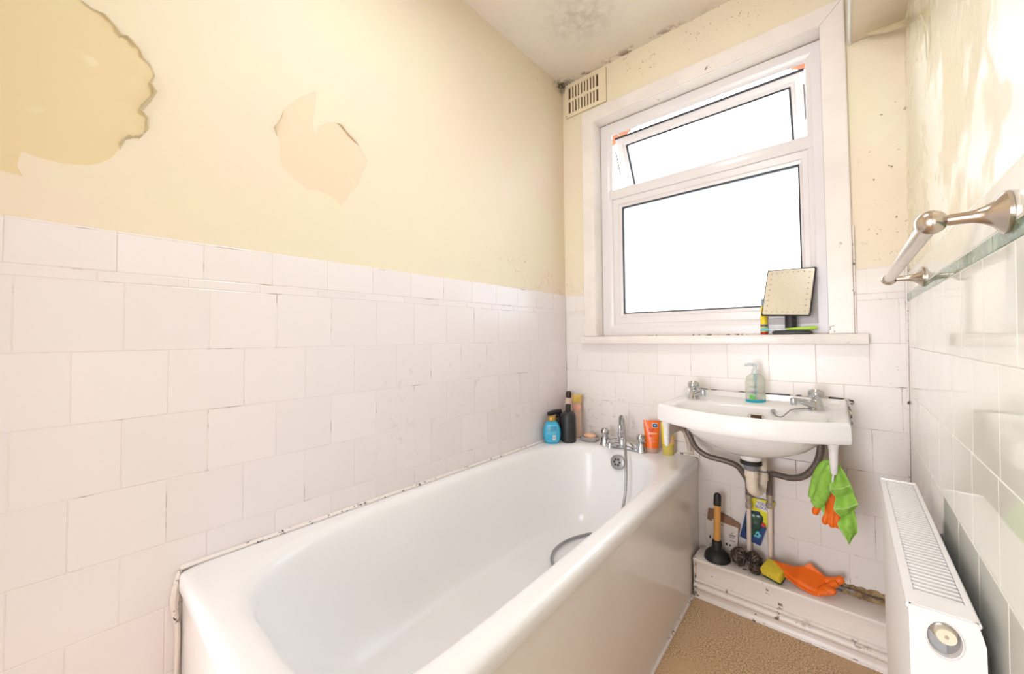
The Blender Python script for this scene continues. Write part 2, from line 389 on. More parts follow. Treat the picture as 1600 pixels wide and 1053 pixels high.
b = nb(); sheet(b, [(YF, 1.342), (.0, 1.342), (.0, CH), (YF, CH)], [h1, h2], .0006, lambda u, v, w: (-.0053+w, u, v))
obj('paint_layer', b, 'plaster_left', wl, smooth=False)['label'] = 'cream paint layer with two peeled patches'
def flap(pl, i0, i1, width, lift, seed, name='paint_flake'):
    """curled torn edge of the paint along an outline"""
    rnd = random.Random(seed); P = [Vector((0, *at(px, py, 'x', -.005)[1:])) for px, py in pl[i0:i1]]
    cen = Vector((0, *np.mean([at(px, py, 'x', -.005)[1:] for px, py in pl], axis=0)))
    Q = []
    for a, c in zip(P, P[1:]):
        for k in range(3): Q.append(a.lerp(c, k/3))
    Q.append(P[-1]); rings = []
    for i, q in enumerate(Q):
        d = (q-cen).normalized(); e = math.sin(PI*i/(len(Q)-1))**.5*(.35+.65*rnd.random())
        w, l = width*e, lift*e
        ring = []
        for k in range(5):
            s = k/4; ring.append((-.0049+l*math.sin(s*PI*.62), *(q+d*(.004-w*(s-.25*s*s)))[1:]))
        rings.append(ring)
    b = nb(); loft(b, rings, False, False, False)
    bmesh.ops.solidify(b, geom=b.faces[:], thickness=.0007)
    obj(name, b, 'flake', wl)
flap(p1, 1, 12, .011, .008, 1); flap(p1, 11, 21, .016, .013, 2); flap(p1, 20, 25, .013, .010, 3)
flap(p2, 3, 7, .007, .007, 4); flap(p2, 22, 27, .008, .007, 5)

wb = tag(thing('wall_back', 'back wall of cream plaster and white painted tiles around the window', None, (0, 0, 0), kind='structure'))
OX0, OX1, OZ0, OZ1 = .203, 1.182, 1.104, 2.281
b = nb(); T0, T1 = .0045, .13
box(b, -.1, T0, -.1, OX0, T1, CH+.1); box(b, OX1, T0, -.1, 1.6, T1, CH+.1); box(b, OX0, T0, -.1, OX1, T1, OZ0-.03); box(b, OX0, T0, OZ1, OX1, T1, CH+.1)
obj('plaster', b, 'plaster', wb, smooth=False)
wr = tag(obj('wall_right', (lambda b: ([b.faces.new([b.verts.new(p) for p in q]) for q in ()], box(b, 0, YF, -.1, .15, .2, CH+.1), b)[2])(nb()), 'gloss_plaster', None, (0, 0, 0), False), 'right wall of glossy cream paint above pale glazed tiles', None, kind='structure')
wr.location = (wx(0)+.003, 0, 0); wr.rotation_euler = (0, LEAN, 0)
wf = thing('wall_front', 'white painted wall behind the camera with the door', None, (0, YF, 0), kind='structure')
b = nb(); box(b, -.1, YF-.12, -.1, .24, YF, CH+.1); box(b, 1.22, YF-.12, -.1, 1.6, YF, CH+.1); box(b, .24, YF-.12, 2.02, 1.22, YF, CH+.1)  # unseen doorway, left open and widened to pass the fill light
obj('plaster', b, 'plaster', wf, smooth=False)
hl = thing('wall_hall', 'pale unseen hall walls added to enclose the fill light', None, (.7, -3.6, 0), kind='structure')  # unseen box, added to hold the fill and keep sky light out
b = nb()
for q in ((-.6, -4.6, -.1, -.5, YF-.12, CH), (1.9, -4.6, -.1, 2.0, YF-.12, CH), (-.6, -4.6, -.1, 2.0, -4.5, CH), (-.6, -4.6, CH, 2.0, YF-.1, CH+.1), (-.6, YF-.14, -.1, -.1, YF-.12, CH), (1.6, YF-.14, -.1, 2.0, YF-.12, CH)): box(b, *q)
obj('plaster', b, 'door', hl, smooth=False)
b = nb(); box(b, -.6, -4.6, -.1, 2.0, YF-.1, 0); tag(obj('floor_hall', b, 'grey_floor', None, (.7, -3.6, 0), False), 'pale grey floor of the added, unseen hall', None, kind='structure')  # floor of the added hall, kept grey against warm bounce light
dr = thing('door_1', 'white painted door casing of the open doorway behind the camera', None, (.71, YF, 0), kind='structure')
for q in ((.18, 0, .24, 2.08), (1.22, 0, 1.28, 2.08), (.18, 2.02, 1.28, 2.08)):
    b = nb(); rbox(b, q[0], YF-.001, q[1], q[2], YF+.016, q[3], .004); obj('door_casing', b, 'trim', dr)
b = nb(); box(b, -.1, YF-.1, CH, 1.6, .15, CH+.1); tag(obj('ceiling', b, 'ceiling', None, (0, 0, CH), False), 'grey-beige ceiling with a mould stain near the vent', None, kind='structure')
b = nb(); box(b, -.1, YF-.1, -.1, 1.6, .15, 0); tag(obj('floor', b, 'floor', None, (0, 0, 0), False), 'speckled tan floor covering beside the bath', None, kind='structure')

# ------------------------------------------------------------------ tiles, one object each
def tile_mesh(w, h, d=.008, e=.0014, dome=0):
    b = nb(); g = .0005
    def rect(i, y): return [(-w/2+i, y, -h/2+i), (w/2-i, y, -h/2+i), (w/2-i, y, h/2-i), (-w/2+i, y, h/2-i)]
    rings = [rect(g, d), rect(g, e), rect(g+e*.35, e*.3), rect(g+e, 0)]
    if dome: rings = [rect(g, d), rect(g, d*.55), rect(g+h*.16, d*.12), rect(g+h*.34, 0)]
    loft(b, rings, True, False, True); bmesh.ops.recalc_face_normals(b, faces=b.faces[:])
    me = bpy.data.meshes.new('tile'); b.to_mesh(me); b.free(); return me
def cap_mesh(w, h, d=.008):
    b = nb(); g = .0008; pr = [(d, -h/2+g), (.0015, -h/2+g), (0, -h/2+g+.0015), (0, h/2-.010), (.001, h/2-.005), (.0035, h/2-.0015), (d, h/2)]
    loft(b, [[(x, y, z) for y, z in pr] for x in (-w/2+g, w/2-g)], True, True, True); bmesh.ops.recalc_face_normals(b, faces=b.faces[:])
    me = bpy.data.meshes.new('tile'); b.to_mesh(me); b.free(); return me
TW = .1525
def lay(parent, side, rows, lo, hi, mat, skip=None, rnd=random.Random(3), rot=0):
    """rows: (z0, z1, phase, kind); lo..hi run along the wall"""
    for z0, z1, ph, kind in rows:
        h = z1-z0; me = (cap_mesh if kind == 'cap' else tile_mesh)(TW, h); me.materials.append(M[mat if kind != 'green' else 'tile_green'])
        if kind == 'cap': me.shade_smooth(); me.set_sharp_from_angle(angle=.6)
        k = math.floor((lo-ph)/TW)
        while ph+k*TW < hi-.004:
            a, c = max(ph+k*TW, lo), min(ph+(k+1)*TW, hi); k += 1
            if c-a < .006: continue
            parts = [(a, c, z0, z1)]
            if skip:
                x0, x1, s0, s1 = skip
                if z1 > s0+.004 and z0 < s1 and c > x0 and a < x1:
                    parts = [q for q in ((a, x0, z0, z1), (x1, c, z0, z1)) if q[1]-q[0] > .006]
                    if z0 < s0-.004: parts.append((max(a, x0), min(c, x1), z0, s0))
            for a2, c2, q0, q1 in parts:
                o = bpy.data.objects.new('border_tile' if kind in ('strip', 'green') else 'cap_tile' if kind == 'cap' else 'tile', me); COL.objects.link(o); o.parent = parent
                o.scale = ((c2-a2)/TW, 1, (q1-q0)/h); m, zc = (a2+c2)/2, (q0+q1)/2
                j = rnd.uniform(-.0002, .0002); ti = rnd.uniform(-.002, .002)
                if side == 'left': o.location = (j-.0004, m, zc); o.rotation_euler = (0, ti*.4, PI/2+ti)
                elif side == 'back': o.location = (m, -j+.0004, zc); o.rotation_euler = (ti*.4, 0, ti)
                else: o.location = (-.003+j*.4, m, zc); o.rotation_euler = (0, ti*.1, -PI/2+ti*.25)
def rows_down(z, n, ph_a, ph_b, step=.1515):
    return [(max(z-(i+1)*step, .0), z-i*step, ph_a if i % 2 == 0 else ph_b, 'tile') for i in range(n)]
LA, LB = -1.787, -1.711
b = nb(); box(b, -.0056, YF, 0, -.0010, .004, 1.345); obj('grout', b, 'grout_left', wl, smooth=False)
lay(wl, 'left', [(1.2549, 1.3496, -1.80, 'cap'), (1.2316, 1.2549, -1.83, 'strip')]+[(a, c, p, 'tile') for a, c, p in
    ((1.0788, 1.2316, LA), (.9262, 1.0788, LB), (.7728, .9262, LA), (.6227, .7728, LB), (.4746, .6227, LA), (.322, .4746, LB), (.170, .322, LA), (.0, .170, LB))], YF+.3, -.001, 'tile_left')
BA, BB = .223-TW, .303-2*TW
b = nb(); box(b, 0.0, .0011, 0, 1.40, .0045, 1.062); box(b, 0.0, .0011, 1.062, .128, .0045, 1.338); box(b, 1.255, .0011, 1.062, 1.40, .0045, 1.338)
obj('grout', b, 'grout_back', wb, smooth=False)
lay(wb, 'back', [(1.247, 1.342, BA, 'cap'), (1.224, 1.247, BA+.05, 'strip')]+[(a, c, p, 'tile') for a, c, p in
    ((1.068, 1.224, BB), (.916, 1.068, BA), (.762, .916, BB), (.609, .762, BA), (.455, .609, BB), (.300, .455, BA), (.165, .300, BB))], .001, wx(.9)-.002, 'tile_back', (.126, 1.256, 1.0655, 3))
RA, RB = -.751, -.675
b = nb(); gx = wr.location.x; box(b, gx-.0022, YF, 0, gx, .0, 1.310); obj('grout', b, 'grout_right', wr, smooth=False)
lay(wr, 'right', [(1.239, 1.314, RB, 'cap'), (1.214, 1.239, RA+.04, 'green'), (1.057, 1.214, RB+.02, 'tile'), (.899, 1.057, RA+.025, 'tile'), (.745, .899, RB-.04, 'tile'), (.592, .745, RA, 'tile'), (.44, .592, RB, 'tile'), (.287, .44, RA, 'tile'), (.135, .287, RB, 'tile'), (.0, .135, RA, 'tile')], -2.2, -.001, 'tile_right')

# ------------------------------------------------------------------ window
win = thing('window_1', 'white plastic window with tilted-open top light and frosted glass', None, (.69, .06, OZ0), kind='structure')
FY0, FY1 = .06, .125
TRZ0, TRZ1 = 1.852, 1.906
def bar(x0, z0, x1, z1, y0=FY0, y1=FY1, r=.004):
    b = nb(); rbox(b, x0, y0, z0, x1, y1, z1, r); return b
FXL, FXR, FZB, FZT = .270, 1.128, 1.172, 2.216
def mitre(name, x0, z0, x1, z1, X0, Z0, X1, Z1, y0, y1, mat, par, lip=.006, fn=lambda p: p, rebate=False):
    """four mitred bars between an outer and an inner rectangle, face stepped towards the opening"""
    O = [(x0, z0), (x1, z0), (x1, z1), (x0, z1)]; I = [(X0, Z0), (X1, Z0), (X1, Z1), (X0, Z1)]; out = []
    for k in range(4):
        b = nb(); rings = []
        for q in (k, (k+1) % 4):
            o, i = Vector(O[q]), Vector(I[q]); mpt = o.lerp(i, .62); e = o.lerp(i, .05)
            rings.append([fn((p[0], y, p[1])) for p, y in ((o, y1), (o, y0+.003), (e, y0), (mpt, y0), (o.lerp(i, .70), y0+lip*.5), (o.lerp(i, .97), y0+lip), (i, y0+lip+.003), *(((i, y0+.020), (o.lerp(i, .33), y0+.020), (o.lerp(i, .33), y1)) if rebate else ((i, y1),)))])
        loft(b, rings, True, True, True); out.append(obj(name, b, mat, par, angle=25))
    return out
mitre('frame_bar', OX0+.002, OZ0, OX1-.002, OZ1-.004, FXL, FZB, FXR, FZT, FY0, .100, 'upvc', win, rebate=True)
b = nb(); rbox(b, FXL-.02, FY0+.001, TRZ0, FXR+.02, FY1, TRZ1, .006, 3); obj('transom', b, 'upvc', win)
GX0, GX1, GZ0, GZ1 = .322, 1.098, 1.226, 1.802
mitre('glazing_bead', FXL-.002, FZB-.002, FXR+.002, TRZ0+.002, GX0, GZ0, GX1, GZ1, FY0+.010, FY1-.02, 'upvc', win, .010)
def gasket(x0, z0, x1, z1, y, par, fn=lambda p: p, w=.004):
    b = nb(); O = [(x0-w, z0-w), (x1+w, z0-w), (x1+w, z1+w), (x0-w, z1+w)]; I = [(x0+w, z0+w), (x1-w, z0+w), (x1-w, z1-w), (x0+w, z1-w)]
    rings = [[fn((p[0], yy, p[1])) for p, yy in ((O[k % 4], y), (I[k % 4], y), (I[k % 4], y+.02), (O[k % 4], y+.02))] for k in range(5)]
    loft(b, rings, True, False, False); return obj('gasket', b, 'gasket', par, smooth=False)
gasket(GX0, GZ0, GX1, GZ1, .0795, win)
b = nb(); box(b, GX0-.01, .088, GZ0-.01, GX1+.01, .098, GZ1+.01); obj('glass_pane', b, 'frosted', win, smooth=False)
# top light: hinged at its head, head slid down a little, foot pushed outwards
SW0, SW1, SH = .276, 1.122, .37
hinge = Vector((0, .098, 2.203)); tilt = math.radians(28)
def sfn(p):
    x, y, z = p; yy, zz = y, z
    return (x, hinge.y+yy*math.cos(tilt)-zz*math.sin(tilt), hinge.z+zz*math.cos(tilt)+yy*math.sin(tilt))
sash = mitre('sash_bar', SW0, -SH, SW1, 0, SW0+.052, -SH+.052, SW1-.052, -.052, 0, .045, 'upvc', win, .010, lambda p: sfn((p[0], p[1], p[2])))
gasket(SW0+.052, -SH+.052, SW1-.052, -.052, .008, win, sfn)
b = nb(); box(b, SW0+.045, .014, -SH+.045, SW1-.045, .024, -.045)
for v in b.verts: v.co = Vector(sfn(v.co))
obj('sash_glass', b, 'frosted', win, smooth=False)
b = nb(); box(b, SW0, -.004, -.006, SW1, .0, .004); 
for v in b.verts: v.co = Vector(sfn(v.co))
obj('seal', b, 'gasket', win, smooth=False)
for xx in (SW0-.004, SW1-.004):
    b = nb(); tube(b, [(xx+.004, .10, 2.14), (xx+.004, .16, 2.02)], .004, 6); obj('stay', b, 'steel', win)
# casing boards and sill
tr1 = thing('trim_1', 'white gloss casing boards framing the window', None, (.69, 0, 1.1), kind='structure')
AX0, AX1, AZ1 = .131, 1.253, 2.352
for q in ([(AX0, 1.104), (OX0, 1.104), (OX0, OZ1), (AX0, AZ1)], [(OX1, 1.104), (AX1, 1.104), (AX1, AZ1), (OX1, OZ1)], [(OX0, OZ1), (OX1, OZ1), (AX1, AZ1), (AX0, AZ1)]):
    b = nb(); poly_slab(b, [(x, -.016, z) for x, z in q], (0, .0205, 0)); bmesh.ops.bevel(b, geom=[e for e in b.edges if all(v.co.y < -.01 for v in e.verts)], offset=.003, segments=2, affect='EDGES'); obj('casing_board', b, 'trim', tr1)
for q in ((OX0-.0005, 0, OZ0, OX0+.0015, .062, OZ1), (OX1-.0015, 0, OZ0, OX1+.0005, .062, OZ1), (OX0, 0, OZ1-.0015, OX1, .062, OZ1+.0005)):
    b = nb(); box(b, *q); obj('reveal_lining', b, 'trim', tr1, smooth=False)
b = nb(); tube(b, [(1.2565, -.004, 1.09), (1.2575, -.004, 1.5)], .0035, 6); obj('cracked_sealant', b, 'crack', tr1)
b = nb(); rbox(b, .122, -.042, 1.066, 1.290, .062, 1.1035, .004); tag(obj('trim_2', b, 'trim', None, (.69, 0, 1.066)), 'white window sill board above the basin', None, kind='structure')
b = nb(); tube(b, [(.21, .0585, 1.1055), (1.18, .0585, 1.1055)], .0025, 6); obj('sealant', b, 'crack', bpy.data.objects['trim_2'])
# brick opening outside
b = nb(); box(b, -.1, .14, .9, .17, .145, 2.7); 
rb = random.Random(11)
for i in range(16):
    for sd in (0, 1):
        z0 = 1.0+i*.076; L = .2 if (i+sd) % 2 else .1; b2 = nb()
        if sd == 0: rbox(b2, .19-L, .135, z0, .197+rb.uniform(-.004, .004), .235, z0+.066, .004, 1)
        else: rbox(b2, 1.19+rb.uniform(-.004, .004), .135, z0, 1.19+L, .235, z0+.066, .004, 1)
        obj('brick', b2, 'brick_dark', wb)
b.free(); b = nb(); box(b, -.15, .14, .98, .185, .23, 2.25); box(b, 1.198, .14, .98, 1.5, .23, 2.25)
obj('mortar', b, 'mortar', wb, smooth=False)
na = 15; cxa, half, rise = .692, .50, .133; Ra = (half*half+rise*rise)/(2*rise); zc = 2.237+rise-Ra; a0 = math.asin(half/Ra)
bm_m = nb(); ringp = []
for i in range(na):
    a, c = -a0+2*a0*(i+.05)/na, -a0+2*a0*(i+.95)/na; b2 = nb(); r0 = Ra+rb.uniform(-.003, .003)
    poly_slab(b2, [(cxa+r*math.sin(q), .135, zc+r*math.cos(q)) for r, q in ((r0, a), (r0, c), (r0+.2, c), (r0+.2, a))], (0, .10, 0)); obj('brick', b2, 'brick', wb, smooth=False)
pts = [(cxa+(Ra+.006)*math.sin(-a0+2*a0*i/24), zc+(Ra+.006)*math.cos(-a0+2*a0*i/24)) for i in range(25)]
poly_slab(bm_m, [(x, .142, z) for x, z in pts]+[(1.3, .142, 2.55), (.1, .142, 2.55)], (0, .086, 0)); obj('mortar', bm_m, 'mortar', wb, smooth=False)

b = nb(); box(b, -40, .4, -2.9, 40, 60, -2.8); tag(obj('ground', b, 'mortar_ground', None, (0, 20, -2.8), False), 'grey unseen ground outside the window', None, kind='structure')  # unseen ground, put in to cut the sky light from below

# vent in the corner
vt = thing('air_vent', 'cream slotted air vent in the top corner beside the window', 'vent', (.15, .0, 2.37))
VX0, VX1, VZ0, VZ1 = .018, .278, 2.372, 2.560
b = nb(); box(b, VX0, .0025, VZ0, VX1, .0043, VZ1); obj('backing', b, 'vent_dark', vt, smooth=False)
b = nb()
sx0, sx1 = VX0+.022, VX1-.045
zm = (VZ0+VZ1)/2
def rc(x0, z0, x1, z1): return [(x0, z0), (x1, z0), (x1, z1), (x0, z1)]
sheet(b, rc(VX0, VZ0, VX1, VZ1), [rc(sx0, VZ0+.02, sx1, zm-.007), rc(sx0, zm+.007, sx1, VZ1-.018)], .009, lambda u, v, w: (u, -.0015-w, v))
cxv, czv = (sx0+sx1)/2+.004, zm
poly_slab(b, [(cxv-.026, -.0066, czv-.002), (cxv, -.0066, czv-.018), (cxv+.026, -.0066, czv+.002), (cxv, -.0066, czv+.018)], (0, .006, 0))
obj('vent_frame', b, 'vent', vt, smooth=False)
b = nb(); rbox(b, -.0055, -.005, 0, .0055, .0028, VZ1-VZ0-.036, .0012, 1); me = bpy.data.meshes.new('slat'); b.to_mesh(me); b.free(); me.materials.append(M['vent'])
for i in range(1, 10):
    o = bpy.data.objects.new('slat', me); COL.objects.link(o); o.parent = vt; o.location = Vector((sx0+(sx1-sx0)*i/10, 0, VZ0+.018))-vt.location
for xx, zz in ((VX0+.008, VZ0+.010), (VX0+.008, VZ1-.010)):
    b = nb(); disc(b, (xx, -.008, zz), (0, 1, 0), .004, .003, 12); obj('screw', b, 'brass', vt)

# boxed bulkhead in the corner by the ceiling, paint peeling off its underside
bk = thing('trim_4', 'boxed-in bulkhead along the right wall under the ceiling with peeling paint', None, (1.33, -.6, 2.178), kind='structure')
BX = 1.264
b = nb(); rbox(b, BX+.001, -2.4, 2.176, 1.45, .0, CH+.02, .004); obj('boxing_panel', b, 'underside', bk)
b = nb(); tube(b, [(BX+.0012, -2.4, 2.1765), (BX+.0012, -.012, 2.1765), (BX+.004, -.004, 2.1755)], .0046, 14); obj('lit_edge', b, 'white', bk)  # white rod paints the bright lit edge of the box
def ribbon(par, pts, wid, mat, name, dirv=(0, 0, -1)):
    P = spline(pts, 6); b = nb(); rings = []; n = len(P)
    for i, p in enumerate(P):
        w = wid*math.sin(PI*(.06+.88*i/(n-1)))**.6; d = Vector(dirv)
        rings.append([p+d*w*s+Vector((.0, -.006*math.sin(PI*s), .0)) for s in (0, .25, .5, .75, 1)])
    loft(b, rings, False, False, False); bmesh.ops.solidify(b, geom=b.faces[:], thickness=.0012); return obj(name, b, mat, par)
ribbon(bk, [at(1352, 50, 'z', 2.168), at(1385, 40, 'y', -.06), at(1420, 27, 'y', -.14), at(1441, 16, 'x', 1.396)], .026, 'flake', 'peeling_paint')
ribbon(bk, [at(1436, 20, 'x', 1.394), at(1443, 45, 'x', 1.396), at(1446, 70, 'x', 1.397), at(1447, 98, 'x', 1.398)], .030, 'flake', 'peeling_paint', (0, -.9, -.1))

# ------------------------------------------------------------------ boxing ledge and skirting under the basin
LZ, LY = .165, -.136
bx = thing('trim_3', 'white painted pipe boxing ledge under the basin', None, (1.05, -.07, 0), kind='structure')
b = nb(); box(b, .712, -.121, 0, wx(.1)-.002, .0, LZ-.012); obj('boxing_front', b, 'boxing', bx, smooth=False)
b = nb(); rbox(b, .712, LY, LZ-.014, wx(.1)-.002, .0, LZ, .003); obj('ledge_board', b, 'boxing', bx)
b = nb(); tube(b, [(.714, -.1215, LZ-.0155), (wx(.1)-.003, -.1215, LZ-.0155)], .0016, 6); obj('nosing_shadow_line', b, 'rot', bx)  # dark rod paints the shadow line under the nosing
b = nb(); tube(b, [(.714, -.1305, .003), (wx(.1)-.003, -.1305, .003)], .0035, 8); obj('floor_bead', b, 'sealant', bx)
b = nb(); tube(b, [at(1306, 912, 'y', -.012)*[1, 1, 0]+[0, 0, LZ+.010], (1.25, -.016, LZ+.008), (1.38, -.02, LZ+.004)], .006, 10); obj('exposed_pipe', b, 'steel', bx)
b = nb()
for i in range(26): ball(b, (1.205+i*.0068, -.012-.010*random.random(), LZ+.002+.004*random.random()), .008+.006*random.random(), u=8, v=6)
obj('crumbled_filler', remesh(b, .004, 2), 'rot', bx)
b = nb()
for i in range(14): ball(b, (1.20+i*.0125, .0, LZ+.016+.006*random.random()), .007+.006*random.random(), u=8, v=6)
obj('crumbled_filler', remesh(b, .004, 2), 'rot', bx)
sk = [(0, .0), (-.006, .0), (-.008, .006), (-.006, .010), (-.004, .012), (-.004, .034), (.0015, .036), (-.004, .038), (-.013, .040), (-.018, .047), (-.018, .055), (-.013, .061), (-.006, .063), (-.001, .065), (-.008, .067), (-.010, .073), (-.007, .077), (0, .078)]
b = nb(); loft(b, [[(x, -.122+y, z) for y, z in sk] for x in (.714, wx(.1)-.002)], True, True, True)
tag(obj('baseboard_back', b, 'skirt', None, (1.05, -.122, 0), angle=50), 'white moulded skirting along the foot of the boxing', None, kind='structure')
b = nb(); tube(b, [(.717, -.128, 0), (.717, -.128, LZ)], .005, 6); obj('cracked_sealant', b, 'crack', bx)

# ------------------------------------------------------------------ bath
bath = thing('bathtub', 'long white enamel bath along the left wall', 'bathtub', (.37, -.85, 0))
RIM = .555
def tap_(x, y): return x*(1+.0387*(-y)), y     # the front edge runs slightly off the wall's line
NB = 144
def se(x0, x1, ya, yb, n, z):
    cx, cy, a, c = (x0+x1)/2, (ya+yb)/2, (x1-x0)/2, abs(ya-yb)/2; r = []
    for i in range(NB):
        t = 2*PI*i/NB; ct, st = math.cos(t), math.sin(t)
        m = n*(1+.9*min(1, -st*2.5)*min(1, ct*2.5)) if n < 10 and st < 0 and ct > 0 else n     # squarer corner at the near front
        x = cx+a*math.copysign(abs(ct)**(2/m), ct); y = cy+c*math.copysign(abs(st)**(2/m), st)
        x, y = tap_(x, y); r.append((x, y, z))
    return r
FX, NY = .711, -1.69
rings = [se(.006, FX-.002, -.004, NY+.002, 60, .512), se(.003, FX, -.003, NY, 60, .516), se(.003, FX, -.003, NY, 60, .540), se(.005, FX-.003, -.003, NY+.003, 50, .549), se(.012, FX-.010, -.005, NY+.010, 40, RIM-.001), se(.022, FX-.02, -.012, NY+.02, 30, RIM)]
top = [(.036, .665, -.112, -1.640, 4.2, RIM), (.044, .657, -.122, -1.630, 3.8, RIM-.002), (.052, .649, -.132, -1.620, 3.6, RIM-.008), (.058, .642, -.140, -1.612, 3.5, RIM-.02),
       (.064, .635, -.147, -1.604, 3.5, .515), (.078, .620, -.165, -1.58, 3.4, .44), (.096, .602, -.19, -1.54, 3.3, .36), (.116, .582, -.225, -1.48, 3.2, .28), (.140, .56, -.265, -1.415, 3.1, .228), (.172, .53, -.31, -1.35, 3., .204), (.215, .49, -.37, -1.28, 2.8, .195), (.28, .42, -.55, -1.1, 2.4, .190)]
rings += [se(*q) for q in top]
b = nb(); loft(b, rings, True, False, True); obj('bath_shell', b, 'enamel', bath, angle=60)
def px_(y): return tap_(FX, y)[0]
pan = None
b = nb(); y0, y1 = -.002, NY+.012
poly_slab(b, [(px_(y0)-.010, y0, .0), (px_(y1)-.010, y1, .0), (px_(y1)-.010, y1, .52), (px_(y0)-.010, y0, .52)], (-.006, 0, 0)); pan = obj('side_panel', b, 'panel', bath, smooth=False)
b = nb(); box(b, .004, NY+.010, 0, px_(NY)-.012, NY+.016, .52); obj('end_panel', b, 'panel', bath, smooth=False)
def screw(py, z, capm):
    b = nb(); x = px_(py)-.010; disc(b, (x-.001, py, z), (1, 0, 0), .0085, .003, 16); o = obj('screw_cup', b, 'white', pan)
for px, py in ((895, 915), (1078, 747)):
    q = at(px, py, 'x', .735); x = px_(q[1])-.010; b = nb(); disc(b, (x-.001, q[1], q[2]), (1, 0, 0), .008, .0035, 16); obj('screw_cap', b, 'white', pan)
for px, py in ((896, 915), (1025, 794)):
    q = at(px, py, 'x', .735); x = px_(q[1])-.010; b = nb(); disc(b, (x, q[1], q[2]), (1, -.25, 0), .0036, .005, 10); obj('screw', b, 'brown', pan)
b = nb(); tube(b, [(px_(-.13)-.006, -.135, .004), (px_(-1.0)-.006, -1.0, .004), (px_(-1.6)-.006, -1.68, .004)], .006, 8); obj('floor_bead', b, 'sealant', bath)
b = nb(); tube(b, [(.004, -1.685, RIM+.001), (.004, -.9, RIM+.001), (.004, -.006, RIM+.001)], [.006, .007, .008], 8, 10); obj('sealant', b, 'sealant', bath)
b = nb(); tube(b, [(.004, -.006, RIM+.001), (.36, -.005, RIM+.001), (.712, -.005, RIM+.001)], .006, 8, 10); obj('sealant', b, 'crack', bath)
b = nb(); P = [(.004, NY+.004, RIM-.004), (.006, NY-.004, .50), (.003, NY-.004, .46), (.005, NY+.002, .40), (.004, NY-.002, .2), (.004, NY, .0)]; tube(b, P, [.005, .009, .006, .004, .005], 7, 6); obj('cracked_sealant', b, 'crack', bath)
# overflow on the tap end
oc = at(965, 722, 'y', -.163); nrm = Vector((0, -.97, .22)).normalized()
ov = bath
b = nb(); c0 = Vector(oc)-nrm*.004
tube(b, [c0, c0+nrm*.009, c0+nrm*.011], [.035, .034, .024], 28); o = obj('overflow_cover', b, 'steel', bath)
e1 = Vector((1, 0, 0)); e2 = nrm.cross(e1)
for k in range(7):
    b = nb(); r = 0 if k == 6 else .014; ctr = c0+nrm*.0095+(e1*math.cos(k*PI/3)+e2*math.sin(k*PI/3))*r; disc(b, ctr, nrm, .0052 if k < 6 else .0035, .003, 12); obj('overflow_hole' if k < 6 else 'overflow_screw', b, 'black' if k < 6 else 'chrome', o)

# ------------------------------------------------------------------ bath mixer tap and hose
DZ = RIM
TL, TR = Vector((.288, -.092, DZ)), Vector((.478, -.096, DZ)); mid = (TL+TR)/2
mx = thing('bath_mixer_tap', 'chrome two-handled bath mixer tap on the bath end', 'tap', mid)
b = nb()
for c in (TL, TR): lathe(b, [(.027, 0), (.027, .004), (.024, .010), (.021, .03), (.020, .042), (.014, .046)], c, 24)
tube(b, [TL+Vector((0, 0, .018)), mid+Vector((0, 0, .024)), TR+Vector((0, 0, .018))], [.014, .019, .014], 16, 6)
rbox(b, mid.x-.095, mid.y-.02, DZ+.002, mid.x+.095, mid.y+.02, DZ+.014, .005)
lathe(b, [(.023, .01), (.021, .04), (.017, .052), (.013, .055)], mid, 22)
obj('mixer_body', b, 'chrome', mx)
b = nb(); tube(b, [mid+Vector((-.012, -.012, .026)), mid+Vector((-.03, -.04, .030)), mid+Vector((-.036, -.062, .026))], [.014, .013, .012], 14, 4); tube(b, [mid+Vector((-.036, -.060, .030)), mid+Vector((-.036, -.064, .008))], .0125, 14); obj('spout', b, 'chrome', mx)
def knob(c, par, r=.02, h=.032, name='handle'):
    b = nb(); rg = []
    for s, z in ((.62, 0), (.72, .1*h), (.95, .35*h), (1, .6*h), (.95, .88*h), (.78, 1.0*h)):
        rg.append([(c[0]+r*s*(1+.07*math.cos(4*2*PI*i/32))*math.cos(2*PI*i/32), c[1]+r*s*(1+.07*math.cos(4*2*PI*i/32))*math.sin(2*PI*i/32), c[2]+z) for i in range(32)])
    loft(b, rg); o = obj(name, b, 'chrome', par, angle=45)
    b = nb(); disc(b, (c[0], c[1], c[2]+h), (0, 0, 1), r*.55, .002, 18); obj('handle_disc', b, 'nickel', o)
knob(TL+Vector((0, 0, .045)), mx, .021, .036); knob(TR+Vector((0, 0, .045)), mx, .021, .036)
b = nb(); lathe(b, [(.011, .05), (.011, .062), (.013, .063), (.013, .078), (.010, .08), (.009, .096)], mid+Vector((-.012, 0, 0)), 18); obj('diverter_outlet', b, 'chrome', mx)
b = nb(); tube(b, [mid+Vector((-.02, -.015, .05)), mid+Vector((-.045, -.03, .052))], [.006, .004], 10); obj('diverter_lever', b, 'chrome', mx)
hs = thing('shower_hose', 'grey metal shower hose hanging from the mixer tap into the bath', 'hose', (.40, -.15, RIM))
hA = mid+Vector((-.012, 0, .094)); hD = Vector((.80, -.60, 0))
hp = [hA, hA+Vector((0, 0, .022))]+[hA+Vector((0, 0, .040))+hD*.0165*(1-math.cos(q))+Vector((0, 0, .024*math.sin(q))) for q in np.linspace(0, PI, 9)]+[at(976, 680, 'y', -.145), at(977, 700, 'y', -.165), at(978, 722, 'y', -.205), at(978, 752, 'y', -.235), at(975, 785, 'y', -.27), at(966, 812, 'y', -.31), (.42, -.34, .25), (.37, -.345, .214), at(924, 834, 'z', .210), at(890, 843, 'z', .207), at(868, 858, 'z', .206), at(862, 874, 'z', .206), at(869, 892, 'z', .206), (.42, -.72, .207), (.48, -.86, .209)]
